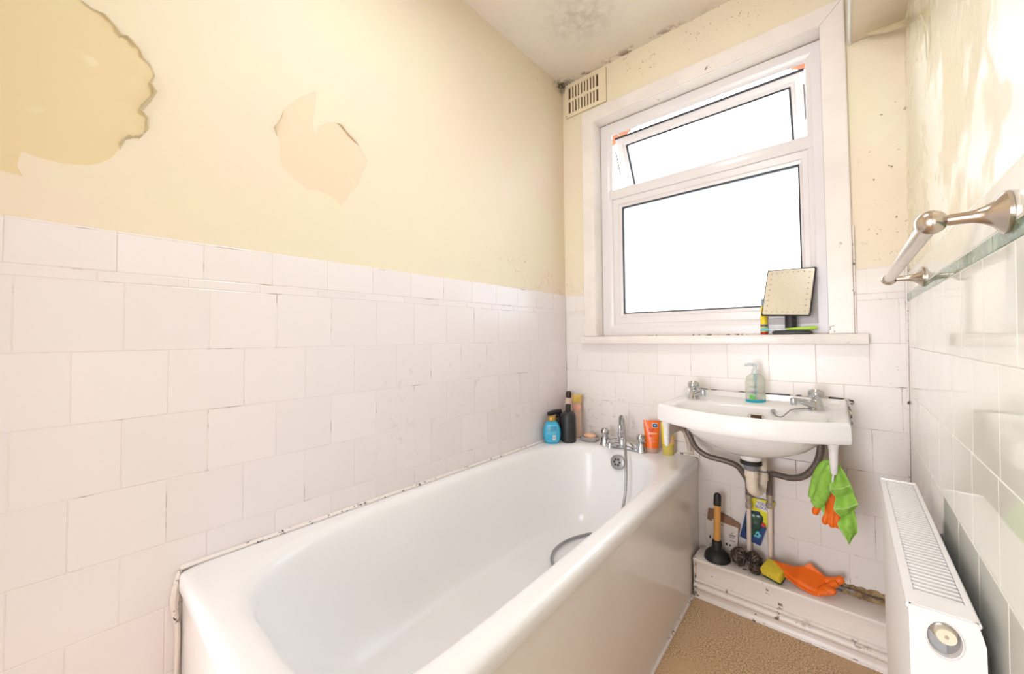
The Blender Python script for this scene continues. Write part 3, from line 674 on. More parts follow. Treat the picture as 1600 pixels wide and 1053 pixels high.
b = nb(); tube(b, hp, .0062, 10, 6); obj('hose', b, 'steel', hs)
b = nb(); lathe(b, [(.009, 0), (.0105, .002), (.0105, .022), (.008, .026)], mid+Vector((-.012, 0, .088)), 16); obj('hose_nut', b, 'chrome', hs)

# ------------------------------------------------------------------ bottles round the bath taps
CD = math.atan2(CAM[1]+.2, CAM[0]-.1)     # towards the room
def prof_r(prof, z): return float(np.interp(z, [q[1] for q in prof], [q[0] for q in prof]))
def decal(par, name, mat, prof, c, sx, sy, rot, a0, a1, z0, z1, off=.0007, na=8, nz=4):
    """flat print wrapped on a turned body"""
    b = nb(); g = []
    for j in range(nz+1):
        z = z0+(z1-z0)*j/nz; r = prof_r(prof, z)+off; row = []
        for i in range(na+1):
            a = a0+(a1-a0)*i/na; x, y = r*sx*math.cos(a), r*sy*math.sin(a)
            row.append(b.verts.new((c[0]+x*math.cos(rot)-y*math.sin(rot), c[1]+x*math.sin(rot)+y*math.cos(rot), c[2]+z)))
        g.append(row)
    for j in range(nz):
        for i in range(na): b.faces.new((g[j][i], g[j][i+1], g[j+1][i+1], g[j+1][i]))
    return obj(name, b, mat, par)
# turquoise shampoo
c = Vector((.058, -.232, RIM)); bl = thing('shampoo_bottle', 'turquoise shampoo bottle with gold cap in the bath corner', 'bottle', c)
pf = [(.030, 0), (.036, .004), (.042, .02), (.045, .045), (.044, .07), (.036, .096), (.024, .112), (.014, .119)]
rt = math.radians(-52+90)
b = nb(); lathe(b, pf, c, 36, 1.0, .62, rt); obj('bottle_body', b, 'blue', bl)
b = nb(); lathe(b, [(.021, .116), (.022, .119), (.022, .130), (.018, .138), (.008, .141)], c, 26); obj('cap', b, 'gold', bl)
fa = -PI/2
decal(bl, 'label_panel', 'blue_label', pf, c, 1, .62, rt, fa-.78, fa+.78, .014, .096); decal(bl, 'label_field', 'blue', pf, c, 1, .62, rt, fa-.73, fa+.73, .0165, .0935, .0011)
for i in range(7): decal(bl, 'text_line', 'grey' if i < 4 else 'blue_label', pf, c, 1, .62, rt, fa-.6, fa+.6-.1*(i % 2), .085-i*.0055, .0865-i*.0055, .0015, 8, 1)
decal(bl, 'barcode_panel', 'white', pf, c, 1, .62, rt, fa+.05, fa+.42, .022, .046, .0015)
for i in range(6): decal(bl, 'barcode_bar', 'black', pf, c, 1, .62, rt, fa+.10+.045*i, fa+.12+.045*i, .026, .042, .0019, 1, 2)
# tall black bottle without its pump
c = Vector((.108, -.152, RIM)); bk_ = thing('black_bottle', 'tall open-necked black bottle behind the turquoise shampoo', 'bottle', c)
pb = [(.036, 0), (.039, .004), (.039, .125), (.036, .142), (.026, .155), (.0155, .160)]
b = nb(); lathe(b, pb, c, 36); obj('bottle_body', b, 'black', bk_)
b = nb(); lathe(b, [(.0145, .158), (.0145, .192), (.012, .194), (.011, .19)], c, 22); obj('neck', b, 'rubber', bk_)
decal(bk_, 'badge', 'grey', pb, c, 1, 1, 0, math.radians(-142), math.radians(-122), .098, .118, .0006); decal(bk_, 'badge_mark', 'black', pb, c, 1, 1, 0, math.radians(-139), math.radians(-126), .101, .115, .0010)
decal(bk_, 'text_line', 'grey', pb, c, 1, 1, 0, math.radians(-140), math.radians(-124), .030, .034); decal(bk_, 'text_line', 'grey', pb, c, 1, 1, 0, math.radians(-140), math.radians(-126), .018, .021)
# black pump bottle
c = Vector((.034, -.138, RIM)); pk = thing('pump_bottle', 'black bottle with wide pump head between shampoo and wall', 'bottle', c)
b = nb(); lathe(b, [(.026, 0), (.029, .004), (.029, .10), (.022, .118), (.010, .122)], c, 28); obj('bottle_body', b, 'black', pk)
b = nb(); lathe(b, [(.013, .120), (.013, .132), (.016, .134), (.016, .15), (.012, .153)], c, 20)
tube(b, [c+Vector((.012, .01, .146)), c+Vector((-.01, -.03, .144)), c+Vector((-.022, -.062, .138))], [.013, .013, .011], 12, 4, flat=.8); obj('pump_head', b, 'rubber', pk)
# peach gel bottle
c = Vector((.100, -.052, RIM)); pe = thing('gel_bottle', 'slim peach gel bottle with translucent yellow cap in the corner', 'bottle', c)
b = nb(); lathe(b, [(.020, 0), (.026, .005), (.024, .08), (.021, .15), (.019, .19)], c, 26, 1, .7, .6); obj('bottle_body', b, 'peach', pe)
b = nb(); lathe(b, [(.022, .188), (.024, .190), (.0265, .228), (.023, .232)], c, 26, 1, .75, .6); obj('cap', b, 'yellow_cap', pe)
b = nb(); lathe(b, [(.0205, .10), (.0195, .178)], c, 26, 1.03, .74, .6, False, False); obj('label_wrap', b, 'salmon', pe)
c = Vector((.044, -.050, RIM)); dk = thing('dark_bottle', 'thin bottle with dark brown round cap in the corner behind the others', 'bottle', c)
b = nb(); lathe(b, [(.020, 0), (.022, .004), (.022, .19), (.012, .212)], c, 22); obj('bottle_body', b, 'peach', dk)
b = nb(); lathe(b, [(.013, .21), (.015, .214), (.016, .235), (.011, .246)], c, 20); obj('cap', b, 'brown', dk)
# soap dish
c = Vector((.186, -.070, RIM)); sd = thing('soap_dish', 'smoky glass soap dish beside the black bottle', 'soap dish', c)
b = nb(); lathe(b, [(.044, 0), (.050, .006), (.053, .018), (.050, .024), (.046, .024), (.044, .014), (.03, .011)], c, 8, 1, .85, .3); obj('dish', b, 'glass_dish', sd, smooth=False)
b = nb(); ball(b, (c.x, c.y, c.z+.025), .034, 1, .72, .42, 20, 10); so = tag(obj('soap_bar', b, 'soap', None, (c.x, c.y, c.z+.012)), 'worn peach soap bar lying in the glass dish', 'soap')
# tubes standing on their caps
def squeeze_tube(c, wtop, wbot, h, rot, body, cap, caph, thing_o):
    rg = []
    for s in np.linspace(0, 1, 9):
        w = wbot+(wtop-wbot)*s; d = wbot*(1-s)**.8*.78+.0016
        rg.append([(c[0]+w*math.cos(q)*math.cos(rot)-d*math.sin(q)*math.sin(rot), c[1]+w*math.cos(q)*math.sin(rot)+d*math.sin(q)*math.cos(rot), c[2]+caph+(h-caph)*s) for q in [2*PI*i/28 for i in range(28)]])
    b = nb(); loft(b, rg); obj('tube_body', b, body, thing_o)
    b = nb(); lathe(b, [(wbot*.86, 0), (wbot*.92, .004), (wbot*.96, caph)], c, 26, 1, .8, rot); obj('cap', b, cap, thing_o)
    def fn(u, v, off=.001):     # point on the front face
        s = (v-caph)/(h-caph); w = wbot+(wtop-wbot)*s; d = wbot*(1-s)**.8*.78+.0016; x = u; y = -d*math.sqrt(max(0, 1-(u/w)**2))-off
        return (c[0]+x*math.cos(rot)-y*math.sin(rot), c[1]+x*math.sin(rot)+y*math.cos(rot), c[2]+v)
    return fn
def print_rect(par, fn, u0, u1, v0, v1, mat, off, name='print'):
    b = nb(); g = [[b.verts.new(fn(u0+(u1-u0)*i/6, v0+(v1-v0)*j/3, off)) for i in range(7)] for j in range(4)]
    for j in range(3):
        for i in range(6): b.faces.new((g[j][i], g[j][i+1], g[j+1][i+1], g[j+1][i]))
    return obj(name, b, mat, par)
c = Vector((.520, -.070, RIM)); rt = .42; ot = thing('orange_tube', 'orange face wash tube with navy badge standing right of the mixer tap', 'tube', c)
fn = squeeze_tube(c, .0375, .029, .150, rt, 'orange_tube', 'tube_end', .024, ot)
print_rect(ot, fn, .002, .027, .118, .138, 'white', .0010, 'badge_border'); print_rect(ot, fn, .004, .025, .120, .136, 'navy', .0014, 'badge'); print_rect(ot, fn, .009, .020, .125, .131, 'cyan', .0018, 'badge_mark')
for u0, u1, v0, v1, m in ((-.016, .010, .108, .112, 'red'), (-.016, .006, .101, .105, 'red'), (-.016, .022, .089, .096, 'salmon'), (-.014, -.001, .078, .083, 'red'), (-.014, .012, .072, .0735, 'salmon'), (-.014, .008, .067, .0685, 'salmon'), (-.014, .011, .062, .0635, 'salmon'), (-.011, .016, .054, .056, 'salmon'), (-.011, -.003, .047, .049, 'salmon')): print_rect(ot, fn, u0, u1, v0, v1, m, .001, 'print_line')
c = Vector((.590, -.058, RIM)); yt = thing('yellow_tube', 'yellow-topped clear gel tube beside the orange tube under the basin corner', 'tube', c)
fn = squeeze_tube(c, .028, .026, .148, rt, 'yellow_tube', 'yellow_gel', .050, yt)
print_rect(yt, fn, -.02, .02, .056, .082, 'salmon', .001, 'print'); print_rect(yt, fn, -.015, .008, .100, .106, 'black', .001, 'print_line')

# ------------------------------------------------------------------ basin
bs = thing('wash_basin', 'white ceramic wall-hung basin below the window', 'basin', (.94, 0, .64))
NQ = 112; bc = Vector((.945, -.272))
def yfront(x): return -.335-.112*(1-((x-.9425)/.2925)**2)
outline = [(.655, -.002), (1.226, -.002)]+[(1.228+.008*k/6, -.002-.343*k/6) for k in range(1, 6)]+[(x, yfront(x)) for x in np.linspace(1.235, .650, 26)]+[(.650+.005*k/6, -.335+.333*k/6) for k in range(1, 6)]
def ray(th, poly, c):
    d = Vector((math.cos(th), math.sin(th))); best = None
    for i in range(len(poly)):
        p, q = Vector(poly[i])-c, Vector(poly[(i+1) % len(poly)])-c; e = q-p; den = d.x*e.y-d.y*e.x
        if abs(den) < 1e-12: continue
        s = (p.x*e.y-p.y*e.x)/den; u = (p.x*d.y-p.y*d.x)/den
        if s > 0 and -1e-6 <= u <= 1+1e-6 and (best is None or s < best): best = s
    return best
angs = sorted([2*PI*i/NQ for i in range(NQ)]+[math.atan2(y-bc.y, x-bc.x) % (2*PI) for x, y in ((.655, -.002), (1.226, -.002), (1.235, -.335), (.650, -.335))])
rad = [ray(a, outline, bc) for a in angs]
def oring(inset, z, up=0):
    r = []
    for a, q in zip(angs, rad):
        q2 = q-inset; x, y = bc.x+q2*math.cos(a), bc.y+q2*math.sin(a); r.append((x, y, z+up*min(1, max(0, (y+.05)/.03))))
    return r
def ering(cx, cy, a, c, n, z):
    r = []
    for t in angs:
        ct, st = math.cos(t), math.sin(t); k = (abs(ct/a)**n+abs(st/c)**n)**(-1/n); r.append((cx+k*ct, cy+k*st, z))
    return r
rings = [ering(.947, -.20, .030, .030, 2, .636), ering(.947, -.20, .036, .036, 2, .640), ering(.947, -.20, .038, .038, 2, .657), ering(.945, -.205, .075, .062, 2, .663), ering(.945, -.21, .13, .095, 2.1, .682), ering(.945, -.215, .175, .125, 2.3, .706), ering(.945, -.22, .21, .15, 2.5, .738), ering(.945, -.222, .235, .165, 2.8, .772),
         oring(.016, .772), oring(.004, .769), oring(.001, .772), oring(0, .785), oring(.001, .822, .026), oring(.004, .831, .027), oring(.010, .835, .027), oring(.018, .834, .027), oring(.03, .8325, .014)]
rings += [ering(.945, -.274, .242, .137, 3.0, .832), ering(.945, -.274, .236, .131, 2.9, .829), ering(.945, -.274, .23, .126, 2.8, .820), ering(.945, -.27, .205, .115, 2.6, .775), ering(.945, -.26, .16, .095, 2.3, .735), ering(.945, -.24, .09, .06, 2.1, .705), ering(.945, -.225, .03, .03, 2, .697)]
b = nb(); loft(b, rings, True, True, True); obj('basin_bowl', b, 'ceramic', bs, angle=50)
ocn = Vector((.962, -.168, .793))
b = nb(); tube(b, [ocn+Vector((-.017, .003, 0)), ocn+Vector((.017, .003, 0))], .0075, 12); obj('overflow_slot', b, 'vent_dark', bs)
b = nb(); ring = [ocn+Vector((-.017+.0, -.006, 0))+Vector((-.0085*math.cos(q), 0, .0085*math.sin(q))) for q in np.linspace(-PI/2, PI/2, 8)]; ring += [ocn+Vector((.017, -.006, 0))+Vector((.0085*math.cos(q), 0, .0085*math.sin(q))) for q in np.linspace(PI/2, -PI/2, 8)]
tube(b, [p+Vector((0, .25*p.z-.25*ocn.z, 0)) for p in ring+[ring[0]]], .0016, 6); obj('overflow_ring', b, 'nickel', bs)
b = nb(); tube(b, [(.657, -.004, .862), (.80, -.004, .861), (1.0, -.004, .862), (1.224, -.004, .863), (1.231, -.05, .842), (1.236, -.10, .815), (1.237, -.16, .80)], [.0038, .0038, .0036, .0034, .003, .0026, .002], 7, 4); obj('cracked_sealant', b, 'crack_heavy', bs)
# basin taps
def basin_tap(c, d, L, label):
    t_ = thing('basin_tap', label, 'tap', c, None); d = Vector((d[0], d[1], 0)).normalized()
    b = nb(); lathe(b, [(.025, 0), (.026, .003), (.024, .008), (.019, .02), (.016, .034), (.013, .038)], c, 24)
    tube(b, [c+Vector((0, 0, .014)), c+d*L*.45+Vector((0, 0, .027)), c+d*L*.9+Vector((0, 0, .037)), c+d*L+Vector((0, 0, .036))], [.017, .0115, .0095, .009], 14, 5)
    tube(b, [c+d*L*.97+Vector((0, 0, .042)), c+d*L*.97+Vector((0, 0, .020))], .0100, 14)
    obj('tap_body', b, 'chrome', t_); knob(c+Vector((0, 0, .037)), t_, .0225, .034, 'tap_handle'); return t_
basin_tap(Vector((.722, -.105, .8325)), (.75, -.65), .068, 'left chrome basin tap nearest the bath')
basin_tap(Vector((1.142, -.122, .8325)), (-.72, -.70), .088, 'right chrome basin tap with the plug chain')
ch = thing('plug_chain', 'thin ball chain hooked from basin overflow to right tap', 'chain', (1.03, -.17, .80))
cp = spline([at(1208, 644, 'y', -.163), at(1213, 650, 'y', -.17), at(1222, 651, 'y', -.18), at(1230, 645, 'y', -.175), at(1237, 640, 'y', -.16), at(1250, 638.5, 'y', -.15), at(1266, 638, 'y', -.145)], 9)
b = nb()
for p in cp: ball(b, p, .0022, u=6, v=5)
obj('chain', b, 'steel', ch)
q = Vector(at(1208, 643, 'y', -.158)); b = nb()
tube(b, [q+Vector((0, .012, 0)), q+Vector((0, -.004, 0))], [.009, .0085], 16); obj('chain_stay', b, 'chrome', ch)
# soap dispenser on the basin ledge
c = Vector((.948, -.078, .833)); sp = thing('soap_dispenser', 'clear pump soap bottle with green leaf label on the basin ledge', 'soap dispenser', c)
ps = [(.0343, .013), (.0345, .07), (.034, .085), (.029, .103), (.018, .113), (.011, .116)]; rt = .45
b = nb(); lathe(b, ps, c, 40, 1.05, .68, rt); obj('bottle_body', b, 'soap_body', sp)
b = nb(); lathe(b, [(.031, 0), (.0335, .003), (.0343, .0128)], c, 40, 1.05, .68, rt); obj('soap_level', b, 'soap_liquid', sp)
b = nb(); lathe(b, [(.0105, .115), (.0125, .116), (.0125, .130), (.009, .132), (.006, .134), (.006, .146), (.0085, .147), (.0085, .155)], c, 20)
tube(b, [c+Vector((0, 0, .152)), c+Vector((-.018, -.010, .153)), c+Vector((-.032, -.018, .149))], [.006, .0055, .0045], 10, 4); obj('pump', b, 'pump', sp)
b = nb(); tube(b, [c+Vector((0, 0, .115)), c+Vector((0, 0, .01))], .003, 8); tube(b, [c+Vector((0, 0, .112)), c+Vector((0, 0, .086))], .0055, 10); obj('dip_tube', b, 'soap_liquid', sp)
def on_soap(u, v, off=.0012):
    r = prof_r(ps, v)+off; a = -PI/2+u/.034; x, y = r*1.05*math.cos(a), r*.68*math.sin(a)
    return (c[0]+x*math.cos(rt)-y*math.sin(rt), c[1]+x*math.sin(rt)+y*math.cos(rt), c[2]+v)
for k, (a, L) in enumerate(((.15, .022), (.65, .021), (1.15, .016), (-.3, .014))):
    b = nb(); P0 = Vector((-.026, .021)); dr_ = Vector((math.cos(a), math.sin(a))); nn = Vector((-dr_.y, dr_.x)); pts = []
    for s, w in ((0, 0), (.25, .0035), (.55, .0042), (.85, .002), (1, 0)): pts.append(P0+dr_*L*s+nn*w)
    for s, w in ((.85, .002), (.55, .0042), (.25, .0035)): pts.append(P0+dr_*L*s-nn*w)
    b.faces.new([b.verts.new(on_soap(p.x, p.y)) for p in pts]); obj('leaf_print', b, 'leaf', sp)
text('label_text', 'boots', .010, 'grey', sp, lambda x, y, z: on_soap(x-.011, y+.066, .0012+z))
for i in range(4): print_rect(sp, on_soap, -.024, -.006+.003*(i % 2), .050-i*.004, .0508-i*.004, 'grey', .0012, 'text_line')

# brackets, hose tails, trap and pipes
def bracket(x, label):
    t_ = thing('basin_bracket', label, 'bracket', (x, 0, .57))
    prof = [(-.31, .765), (-.312, .70), (-.305, .668), (-.285, .664), (-.272, .690), (-.24, .705), (-.19, .700), (-.12, .694), (-.075, .672), (-.04, .63), (-.018, .575), (-.002, .570), (-.002, .74), (-.02, .745), (-.05, .735), (-.10, .742), (-.18, .758), (-.26, .768)]
    b = nb(); poly_slab(b, [(x-.008, y, z) for y, z in prof], (.016, 0, 0)); bmesh.ops.bevel(b, geom=b.edges[:], offset=.003, segments=2, affect='EDGES'); obj('bracket_arm', b, 'bracket', t_)
    b = nb(); tube(b, [(x, -.302, .764), (x, -.302, .735), (x, -.303, .70), (x, -.300, .668), (x, -.299, .662)], [.0165, .0115, .0105, .0085, .004], 14, 4); obj('bracket_hook', b, 'white', t_)
    b = nb(); rbox(b, x-.014, -.008, .565, x+.014, -.001, .66, .003); obj('wall_plate', b, 'bracket', t_)
    b = nb(); disc(b, (x, -.007, .585), (0, -1, 0), .005, .004, 10); obj('screw', b, 'rot', t_)
bracket(.672, 'left iron basin bracket beside the yellow-topped tube'); bracket(1.190, 'right iron basin bracket holding the green cloth')
wp = thing('waste_trap', 'cream plastic waste trap hanging below the basin', 'waste trap', (.95, -.18, .45))
b = nb(); lathe(b, [(.036, .622), (.036, .632), (.030, .638)], (.947, -.20, 0), 26); obj('rubber_washer', b, 'rubber', wp)
b = nb(); lathe(b, [(.0235, .600), (.0245, .602), (.0245, .618), (.031, .624)], (.947, -.20, 0), 26); obj('collar', b, 'grey_plastic', wp)
b = nb(); lathe(b, [(.021, .574), (.0225, .576), (.0225, .598), (.021, .600)], (.947, -.20, 0), 12); obj('trap_nut', b, 'trap', wp, smooth=False)
p = [(.947, -.20, .59), (.948, -.20, .55), (.951, -.196, .526), (.958, -.168, .513), (.968, -.140, .522), (.971, -.131, .55), (.972, -.130, .59), (.973, -.128, .63), (.974, -.115, .655), (.974, -.06, .664), (.974, -.002, .664)]
b = nb(); tube(b, p, [.0192]*4+[.0175]*3+[.0145]*4, 20, 6); obj('u_bend', b, 'trap', wp)
b = nb(); lathe(b, [(.017, .548), (.0195, .550), (.0195, .572), (.017, .574)], (.9715, -.130, 0), 12); obj('trap_nut', b, 'trap', wp, smooth=False)
b = nb(); lathe(b, [(.016, .578), (.0195, .580), (.0195, .585), (.016, .587)], (.972, -.130, 0), 16); obj('pipe_clip', b, 'grey_plastic', wp)
def riser(x, y, ztop, pts, label, fx):
    t_ = thing('supply_pipe', label, 'pipe', (x, y, LZ))
    b = nb(); tube(b, [(x-.004, y, LZ), (x, y, ztop)], .0085, 14); obj('painted_pipe', b, 'pipe', t_)
    b = nb(); lathe(b, [(.010, 0), (.0125, .003), (.0125, .020), (.010, .024), (.0095, .036), (.012, .038), (.012, .052), (.009, .056)], (x, y, ztop-.008), 12); obj('compression_fitting', b, 'brass', t_, smooth=False)
    b = nb(); tube(b, pts, .0115, 12, 8); obj('flexible_hose', b, 'flexi', t_)
    b = nb(); a, c_ = Vector(pts[0]), Vector(pts[1]); tube(b, [a, a+(c_-a)*.35], .0105, 12); obj('hose_ferrule', b, 'steel', t_)
riser(.906, -.032, .398, [(.906, -.032, .445), (.906, -.036, .495), at(1163, 742, 'y', -.075), at(1152, 728, 'y', -.085), at(1133, 720, 'y', -.095), at(1105, 712, 'y', -.105), at(1088, 700, 'y', -.11), at(1079, 684, 'y', -.115), at(1074, 668, 'y', -.115), (.722, -.105, .768)], 'painted supply pipe with grey hose curving left to the left tap', -1)
riser(.980, -.032, .418, [(.980, -.032, .463), (.981, -.036, .503), at(1202.5, 744, 'y', -.050), at(1208, 740.5, 'y', -.075), at(1222, 744, 'y', -.085), at(1240, 747, 'y', -.095), at(1258, 743, 'y', -.105), at(1273, 729, 'y', -.112), at(1280.5, 712, 'y', -.118), at(1282, 695, 'y', -.12), (1.142, -.122, .768)], 'painted supply pipe with grey hose curving right to the right tap', 1)

# ------------------------------------------------------------------ things on the sill
SZ = 1.1035
mr = thing('vanity_mirror', 'square black-framed tilting mirror standing on the window sill', 'mirror', (1.065, -.005, SZ))
b = nb(); rbox(b, 1.003, -.038, SZ, 1.130, .038, SZ+.013, .005); rbox(b, 1.009, -.033, SZ+.010, 1.124, .033, SZ+.016, .002); obj('tray_base', b, 'black', mr)
b = nb(); lathe(b, [(.021, .012), (.020, .02), (.0195, .075), (.017, .085)], (1.062, .010, SZ), 22); obj('post', b, 'rubber', mr)
mc = Vector((1.0545, .016, SZ+.171)); tl, yw, rl = math.radians(14), math.radians(-11.35), math.radians(3.5)
MR = Matrix.Rotation(yw, 3, 'Z') @ Matrix.Rotation(-tl, 3, 'X') @ Matrix.Rotation(rl, 3, 'Y')
def mfn(p): return mc+MR @ Vector(p)
b = nb(); rbox(b, -.0855, -.001, -.100, .0855, .007, .100, .0038, 3)
for v in b.verts: v.co = mfn(v.co)
obj('mirror_frame', b, 'black', mr)
b = nb(); g = [(-.079, -.093), (.079, -.093), (.079, .093), (-.079, .093)]
def rr(hx, hz, r, n=5):
    o_ = []
    for sx_, sz_, a in ((1, -1, -PI/2), (1, 1, 0), (-1, 1, PI/2), (-1, -1, PI)):
        for k in range(n+1): q = a+PI/2*k/n; o_.append((sx_*(hx-r)+r*math.cos(q), sz_*(hz-r)+r*math.sin(q)))
    return o_
poly_slab(b, [mfn((x, -.0022, z)) for x, z in rr(.0805, .0945, .006)], MR @ Vector((0, .002, 0))); obj('mirror_glass', b, 'mirror', mr, smooth=False)
for i in range(8):
    for sgn in (-1, 1):
        b = nb(); z = -.08+.16*i/7; disc(b, mfn((sgn*.066, -.0022, z)), MR @ Vector((0, -1, 0)), .0022, .0006, 8); obj('mirror_lamp', b, 'led', mr)
        if 0 < i < 7: b = nb(); disc(b, mfn((-.066+.132*i/7, -.0022, sgn*.084)), MR @ Vector((0, -1, 0)), .0022, .0006, 8); obj('mirror_lamp', b, 'led', mr)
tb = thing('toothbrush', 'lime green toothbrush lying on the mirror base', 'toothbrush', (1.06, -.024, SZ+.017))
b = nb(); tube(b, [(1.045, -.024, SZ+.0215), (1.075, -.024, SZ+.0225), (1.11, -.024, SZ+.0235), (1.135, -.023, SZ+.025), (1.147, -.023, SZ+.024)], [.0035, .005, .0065, .0065, .004], 12, 4); obj('handle', b, 'lime', tb)
b = nb(); tube(b, [(1.052, -.024, SZ+.0215), (1.02, -.024, SZ+.0205), (.990, -.024, SZ+.021)], [.0042, .003, .0034], 10, 3); obj('neck', b, 'pump', tb)
b = nb()
for i in range(6):
    for j in range(3): rbox(b, .966+i*.0042, -.029+j*.0036, SZ+.0175, .9697+i*.0042, -.0262+j*.0036, SZ+.0275+.0015*(i % 2), .0006, 1)
tube(b, [(.962, -.024, SZ+.018), (.995, -.024, SZ+.020)], .0035, 8); obj('bristle_head', b, 'aqua', tb)
kt = thing('kids_toothpaste_pump', 'slim yellow dispenser with grey-blue top behind the mirror', 'dispenser', (.966, .044, SZ))
b = nb(); lathe(b, [(.0125, 0), (.0132, .003), (.0132, .012)], (.966, .044, SZ), 22); obj('foot', b, 'red', kt)
b = nb(); lathe(b, [(.0125, .010), (.0128, .03), (.012, .08), (.0105, .115), (.008, .122)], (.966, .044, SZ), 22); obj('body', b, 'yellow_tube', kt)
b = nb(); lathe(b, [(.0075, .120), (.0088, .124), (.0088, .146), (.006, .152)], (.966, .044, SZ), 18); obj('cap', b, 'dustblue', kt)
b = nb(); lathe(b, [(.0132, .034), (.0131, .044)], (.966, .044, SZ), 22, 1, 1, 0, False, False); obj('print_band', b, 'grey', kt)

# ------------------------------------------------------------------ things on the ledge
c = Vector((.794, -.082, LZ)); pl = thing('plunger', 'black rubber plunger with wooden handle on the ledge', 'plunger', c)
b = nb(); lathe(b, [(.047, 0), (.050, .003), (.049, .012), (.043, .026), (.030, .038), (.020, .044), (.018, .05), (.019, .072), (.017, .078), (.013, .08)], c, 32); obj('rubber_cup', b, 'rubber', pl)
b = nb(); tube(b, [c+Vector((0, 0, .07)), c+Vector((.006, 0, .24))], .0132, 16); obj('handle', b, 'wood', pl)
b = nb(); tube(b, [c+Vector((.005, 0, .225)), c+Vector((.0065, 0, .262)), c+Vector((.007, 0, .272)), c+Vector((.007, 0, .276))], [.0148, .0146, .011, .004], 16); obj('grip', b, 'rubber', pl)
pkx = thing('paper_packet', 'crumpled white paper packet with brown top behind the plunger', 'packet', (.80, -.012, LZ))
b = nb(); rg = []
for z, d, w in ((0, .009, .062), (.02, .010, .063), (.06, .010, .062), (.10, .009, .063), (.125, .006, .064)):
    rg.append([(.800+w*sx_+random.uniform(-.002, .002), -.012-d*.8+d*.7*sy_+random.uniform(-.0012, .0012), LZ+z+(.006*(1-sx_) if z > .09 else 0)) for sx_, sy_ in ((-1, -.6), (-.5, -1), (0, -.85), (.5, -1), (1, -.6), (1, .6), (0, 1), (-1, .6))])
loft(b, rg); obj('packet_body', b, 'paper', pkx, angle=60)
b = nb(); poly_slab(b, [(.742, -.022, LZ+.128), (.866, -.022, LZ+.108), (.868, -.016, LZ+.140), (.83, -.012, LZ+.156), (.775, -.010, LZ+.172), (.745, -.012, LZ+.172)], (0, .006, 0)); obj('card_flap', b, 'card', pkx)
for i, (x, z, w, h) in enumerate(((.751, .050, .006, .014), (.768, .050, .006, .013), (.816, .042, .007, .011), (.829, .043, .005, .007), (.83, .088, .022, .003), (.83, .080, .018, .002), (.832, .066, .020, .002), (.838, .018, .014, .008))):
    b = nb(); rbox(b, x, -.0288, LZ+z, x+w, -.022, LZ+z+h, .0008, 1); obj('print_mark', b, 'black' if i < 4 else 'grey', pkx)
tp = thing('toilet_block_pack', 'blue and yellow toilet blocks packet hanging behind the supply pipes', 'packet', (.935, -.01, .24))
A = [Vector(at(px, py, 'y', -.014)) for px, py in ((1171, 776), (1212, 785), (1188, 853), (1156, 838))]
def tpf(u, v, w=0): return A[3].lerp(A[2], u).lerp(A[0].lerp(A[1], u), v)+Vector((0, -w, 0))
b = nb(); poly_slab(b, [tpf(*q) for q in ((0, 0), (1, 0), (1, 1), (0, 1))], (0, .004, 0)); obj('backing_card', b, 'pack_blue', tp, smooth=False)
b = nb(); poly_slab(b, [tpf(u, v, .002) for u, v in ((.0, 1), (.0, .82), (.22, .70), (.55, .72), (.80, .5), (1, .42), (1, 1))], (0, .0016, 0)); obj('yellow_header', b, 'pack_yellow', tp, smooth=False)
b = nb()
for u, v, r in ((.35, .55, .024), (.5, .42, .026), (.4, .25, .024), (.3, .38, .02), (.58, .58, .018)): q = tpf(u, v, .002); ball(b, q, r, 1, .45, 1.05)
obj('blister', remesh(b, .004, 6), 'pack_green', tp)
b = nb(); poly_slab(b, [tpf(u, v, .0036) for u, v in ((.30, .80), (.84, .74), (.86, .92), (.32, .98))], (0, .0012, 0)); obj('word_panel', b, 'white', tp, smooth=False)
ex = (tpf(1, .9)-tpf(0, .9)).normalized(); ey = Vector((-ex.z, 0, ex.x)); 
for s_, vv in (('TOILET', .905), ('BLOCKS', .825)):
    o0 = tpf(.58, vv, .0052); text('word', s_, .0165, 'navy', tp, lambda x, y, z, o0=o0: o0+ex*x*.78+ey*y+Vector((0, -z, 0)))
q = tpf(.84, .47, .006); b = nb(); disc(b, q, (0, -1, 0), .008, .002, 14); obj('red_badge', b, 'red', tp)
b = nb(); q = tpf(.72, .22, .006)
for k in range(5): a = 2*PI*k/5; ball(b, q+Vector((.009*math.cos(a), 0, .009*math.sin(a))), .006, 1, .3, 1, 8, 6)
obj('flower_print', b, 'cyan', tp)
def scrubber(c, sx_, sy_, sz_, n, seed, label):
    rnd = random.Random(seed); b = nb(); P = []; a = 0
    for i in range(n):
        a += rnd.uniform(.5, 1.3); th = rnd.uniform(0, PI); ph = a; r = rnd.uniform(.72, 1.0)
        P.append(Vector((c[0]+sx_*r*math.sin(th)*math.cos(ph), c[1]+sy_*r*math.sin(th)*math.sin(ph), c[2]+sz_*r*math.cos(th))))
    tube(b, P, .0020, 4, 3)
    o = thing('steel_scourer', label, 'scourer', (c[0], c[1], c[2]-sz_), None); obj('wire_coil', b, 'wool', o)['kind'] = 'stuff'
    b = nb(); ball(b, c, 1, sx_*.66, sy_*.66, sz_*.66, 16, 10); obj('wire_core', b, 'wool', o)
scrubber((.874, -.072, LZ+.036), .034, .030, .035, 330, 1, 'dark wire scouring ball next to the plunger cup')
scrubber((.925, -.060, LZ+.034), .030, .026, .033, 300, 2, 'dark wire scouring ball in the middle of the three scourers')
scrubber((.934, -.098, LZ+.018), .026, .022, .017, 240, 3, 'flattened wire scouring ball at the ledge edge beside the sponge')
